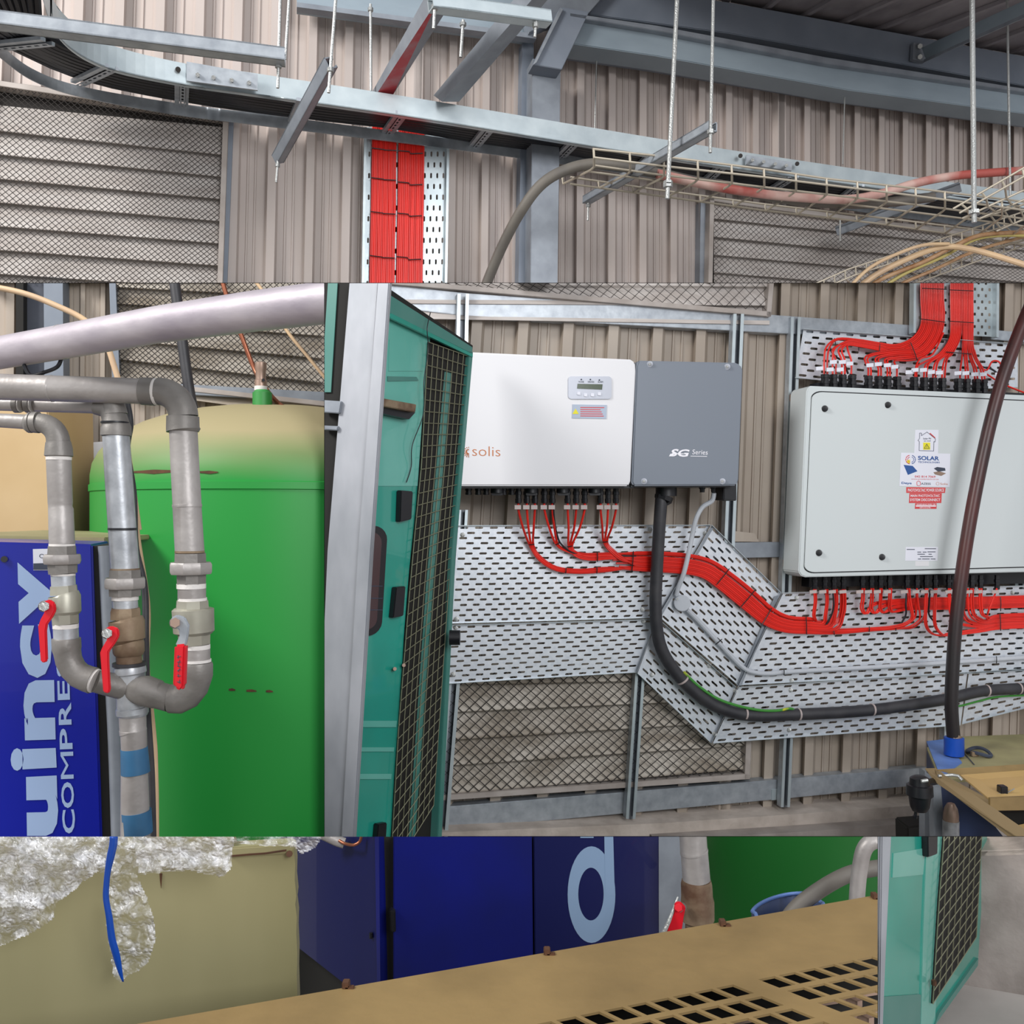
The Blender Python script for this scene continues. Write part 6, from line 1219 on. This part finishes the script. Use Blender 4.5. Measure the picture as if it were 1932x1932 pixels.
# blue cabinet
QP = Plane((745, 1.95), (1245, 2.02)); QS = Plane((560, 2.2), (713, 1.98))
qc = thing('blue_cabinet', 'deep blue cabinet with a big pale ring-shaped letter', 'cabinet', P(900, 1800, 2.1)); qc.location.z = 0
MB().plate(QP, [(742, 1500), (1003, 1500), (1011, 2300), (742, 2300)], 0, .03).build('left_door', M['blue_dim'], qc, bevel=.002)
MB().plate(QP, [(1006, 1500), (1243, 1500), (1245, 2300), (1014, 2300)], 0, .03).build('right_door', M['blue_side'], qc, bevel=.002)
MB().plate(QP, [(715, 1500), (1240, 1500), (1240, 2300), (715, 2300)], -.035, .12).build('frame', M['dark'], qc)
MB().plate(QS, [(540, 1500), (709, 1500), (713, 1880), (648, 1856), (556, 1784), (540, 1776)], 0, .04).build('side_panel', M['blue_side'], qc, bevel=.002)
MB().plate(QS, [(706, 1500), (714, 1500), (718, 1900), (712, 1900)], .004, .02).build('corner_strip', M['blue_dim'], qc)
MB().plate(QS, [(530, 1500), (716, 1500), (716, 2400), (530, 2400)], -.045, .04).build('shade_sheet', M['dark'], qc)  # added near-black sheet stands in for the shaded floor under the cabinet
MB().plate(QP, [(735, 1718), (746, 1719), (747, 1760), (737, 1758)], .012, .02).build('latch', M['blk'], qc, bevel=.002)
MB().tube([QS(700, 1760, .004), QS(700, 1770, .004)], .004, 6).build('small_hole', M['blk'], qc)
rg_ = MB(); n = 40; cx, cy = 1115, 1687
for k in range(n):
    a0, a1 = 2*math.pi*k/n, 2*math.pi*(k+1)/n
    o = lambda a: (cx+1+45*math.cos(a), cy+1+91*math.sin(a)); i_ = lambda a: (cx+24*math.cos(a), cy+50*math.sin(a))
    rg_.prism([QP(*o(a0), .001), QP(*o(a1), .001), QP(*i_(a1), .001), QP(*i_(a0), .001)], -QP.n*.0008)
rg_.build('ring_letter', M['letter_dim'], qc, smooth=0)
MB().plate(QP, [(1139, 1500), (1155, 1500), (1160, 1690), (1142, 1690)], .0014, .001).build('letter_stem', M['letter_dim'], qc, smooth=0)
MB().plate(QP, [(1095, 1572), (1120, 1572), (1120, 1581), (1095, 1581)], .001, .0008).build('letter_edge', M['letter_dim'], qc, smooth=0)
cpp = pxtube('copper_loop', 'small copper pipe loop at the top of the blue cabinet side', 'tube', [(682, 1560, 2.0), (680, 1585, 2.0), (668, 1594, 2.0), (652, 1592, 2.02), (640, 1586, 2.03)], .0035, M['copper'])
pxtube('grey_pipe_end', 'blurred grey pipe end beside the small copper loop', 'pipe', [(605, 1572, 2.04), (635, 1586, 2.04), (650, 1591, 2.04)], .012, M['pipe'])
# tank, pipe, valve, bucket and hose at the right of the strip
DX, DY, DRr = (1590-966)/F*2.75, 2.75, .42
t2 = thing('dark_green_tank', 'dark green tank behind the blue bucket', 'tank', Vector((DX, DY, 0)))
MB().tube([Vector((DX, DY, z)) for z in (0, .05, 1.6)], [DRr*.9, DRr, DRr], 56).build('shell', mat('dark_green_paint', '#14591f', .45), t2)
tag(MB().plate(Plane((1240, 2.2), (1300, 2.25)), [(1243, 1500), (1290, 1500), (1300, 2200), (1243, 2200)], 0, .1).build('dark_side_post', M['galv_dk']), 'dark grey post between blue cabinet and the riser pipe', 'post')
pr = thing('dull_riser_pipe', 'dull grey riser pipe beside the blue cabinet, lower strip', 'pipe', P(1312, 1900, 1.95)); pr.location.z = 0
DD = 1.95
line([(1305, 1540, 25, DD), (1309, 1604, 25.5, DD), (1309, 1605, 26.5, DD), (1310, 1608, 26.5, DD), (1310, 1609, 25.5, DD), (1314, 1660, 26, DD)], pr, 'pipe', M['pipe'], 24)
line([(1314, 1660, 27, DD), (1314, 1668, 29, DD), (1315, 1692, 29.5, DD), (1316, 1700, 31, DD), (1316, 1734, 31.5, DD), (1317, 1736, 24, DD), (1320, 2200, 26, DD)], pr, 'fitting', M['rusty'], 24)
lv = handle_lever('valve_handle', 'bent red lever with a steel stem low beside the riser pipe', 1.85, (1281, 1712), [(1274, 1704), (1284, 1702), (1294, 1712), (1290, 1732), (1286, 1760), (1256, 1768), (1262, 1740), (1270, 1724)], None, M['handle'], M['handle'])

MB().tube([P(1279, 1692, 1.86), P(1262, 1738, 1.84), P(1248, 1768, 1.84)], [.002, .0045, .006], 8).build('steel_stem', M['rod'], lv)
bk = thing('blue_bucket', 'dark blue bucket rim with grey hose inside, behind the tan top', 'bucket', P(1480, 1760, 1.85))
rim = [P(1482+64*math.cos(a)+ (8 if math.sin(a) > 0 else 0), 1712+24*math.sin(a)-12*math.cos(a), 1.95-.14*math.sin(a)) for a in [k*math.pi/18 for k in range(37)]]
MB().tube(rim, .004, 8).build('rim', M['bluelt'], bk)
wb = MB(); bot = [p+Vector((0, 0, -.25))*1 for p in rim]
for i in range(len(rim)-1): wb.poly([rim[i], rim[i+1], bot[i+1], bot[i]])
wb.build('wall', M['bluefr'], bk, solid=.003)
pxtube('grey_hose', 'thick grey hose rising out of the blue bucket', 'hose', [(1470, 1760, 1.9), (1500, 1716, 1.9), (1545, 1680, 1.9), (1595, 1652, 1.9), (1640, 1640, 1.9), (1700, 1632, 1.9)], .0165, M['greyhose'])
pxtube('grey_hose', 'grey-brown hose standing upright at the right of the bucket', 'hose', [(1614, 1760, 1.8), (1617, 1690, 1.8), (1622, 1640, 1.8), (1632, 1600, 1.8), (1655, 1585, 1.8), (1700, 1580, 1.8)], .0155, M['pipe'])
# ---- right end: teal door, plinth and floor
CLIP = 'E'
EP = Plane((1768, 2.78), (1844, 3.13))
te = thing('teal_door', 'glossy teal cabinet door with a wire grille near the right edge', 'machine cabinet', EP(1750, 1900)); te.location.z = 0
def eplate(px, off, th, nm, m2, par=None, bev=0): return MB().plate(EP, px, off, th).build(nm, m2, par or te, bevel=bev)
eplate([(1600, 1500), (1866, 1500), (1862, 1600), (1853, 1700), (1845, 1822), (1766, 1934), (1730, 2000), (1600, 2000)], 0, .04, 'shell', M['teal'], bev=.003)
eplate([(1752, 1500), (1784, 1500), (1780, 1660), (1765, 1910), (1764, 1990), (1736, 2000), (1742, 1760)], .004, .01, 'door_stile', M['teal_lt'])
eplate([(1650, 1882), (1735, 1876), (1764, 1890), (1752, 1990), (1650, 2000)], .003, .01, 'lower_panel', M['teal_dk'])
eplate([(1845, 1822), (1846, 1808), (1772, 1912), (1764, 1934)], .008, .014, 'bottom_rim', M['teal_dk'])
eplate([(1686, 1610), (1746, 1600), (1742, 1650), (1684, 1656)], .002, .003, 'pressed_rib', M['teal_lt'])
gE = [(1786, 1500), (1862, 1500), (1842, 1772), (1760, 1892)]
def gE_(u, v):
    L = [(0, 1786, 1520), (.5, 1772, 1700), (1, 1760, 1894)]; R_ = [(0, 1860, 1440), (.5, 1851, 1600), (1, 1842, 1768)]
    f = lambda T: next((lerp(T[i][1], T[i+1][1], (v-T[i][0])/(T[i+1][0]-T[i][0])), lerp(T[i][2], T[i+1][2], (v-T[i][0])/(T[i+1][0]-T[i][0]))) for i in range(len(T)-1) if T[i][0] <= v <= T[i+1][0])
    a_, b_ = f(L), f(R_); return (lerp(a_[0], b_[0], u), lerp(a_[1], b_[1], u))
ge = MB().plate(EP, [gE_(0, 0), gE_(1, 0), gE_(1, .5), gE_(1, 1), gE_(0, 1), gE_(0, .5)], .010, .01).build('grille_back', M['dark'], te, smooth=0)
for i in range(8): MB().tube([EP(*gE_(i/7, v/2), .016) for v in range(3)], .0018, 4).build('vertical_wire', M['grille'], ge, smooth=0)
for j in range(17): MB().tube([EP(*gE_(0, j/16), .018), EP(*gE_(1, j/16), .018)], .0018, 4).build('cross_wire', M['grille'], ge, smooth=0)
eplate([(1751, 1560), (1770, 1560), (1769, 1612), (1752, 1618)], .02, .02, 'hinge', M['blk'], bev=.003)
MB().tube([EP(1762, 1850, .02), EP(1762, 1858, .02)], .008, 8).build('rusty_catch', M['rust'], te)
po = thing('galvanised_post', 'pale galvanised post edge left of the teal door, lower right', 'post', P(1668, 1900, 2.1)); po.location.z = 0
PO = Plane((1650, 2.1), (1700, 2.1))
MB().plate(PO, [(1640, 1500), (1666, 1500), (1658, 1932), (1652, 2400), (1640, 2400)], 0, .02).build('front_flange', M['bluefr'] if 0 else M['post'], po)
MB().plate(PO, [(1664, 1500), (1686, 1500), (1672, 1800), (1664, 2000), (1660, 2400), (1652, 2400), (1658, 1900)], .008, .02).build('folded_edge', M['post'], po, bevel=.003)
pk = thing('concrete_plinth', 'rough grey concrete plinth wall standing on the floor, lower right', 'plinth', P(1900, 1860, 3.2)); pk.location.z = 0
KP = Plane((1800, 3.20), (1932, 3.12))
MB().plate(KP, [(1640, 1612), (1864, 1606), (2100, 1596), (2100, 1886), (1640, 1866)], 0, .12).build('face', M['concrete'], pk, smooth=0)
MB().prism([KP(1640, 1612), KP(2100, 1596), KP(2100, 1560, -.14), KP(1640, 1575, -.14)], Vector((0, 0, -.02))).build('top', M['conc_lt'], pk, smooth=0)
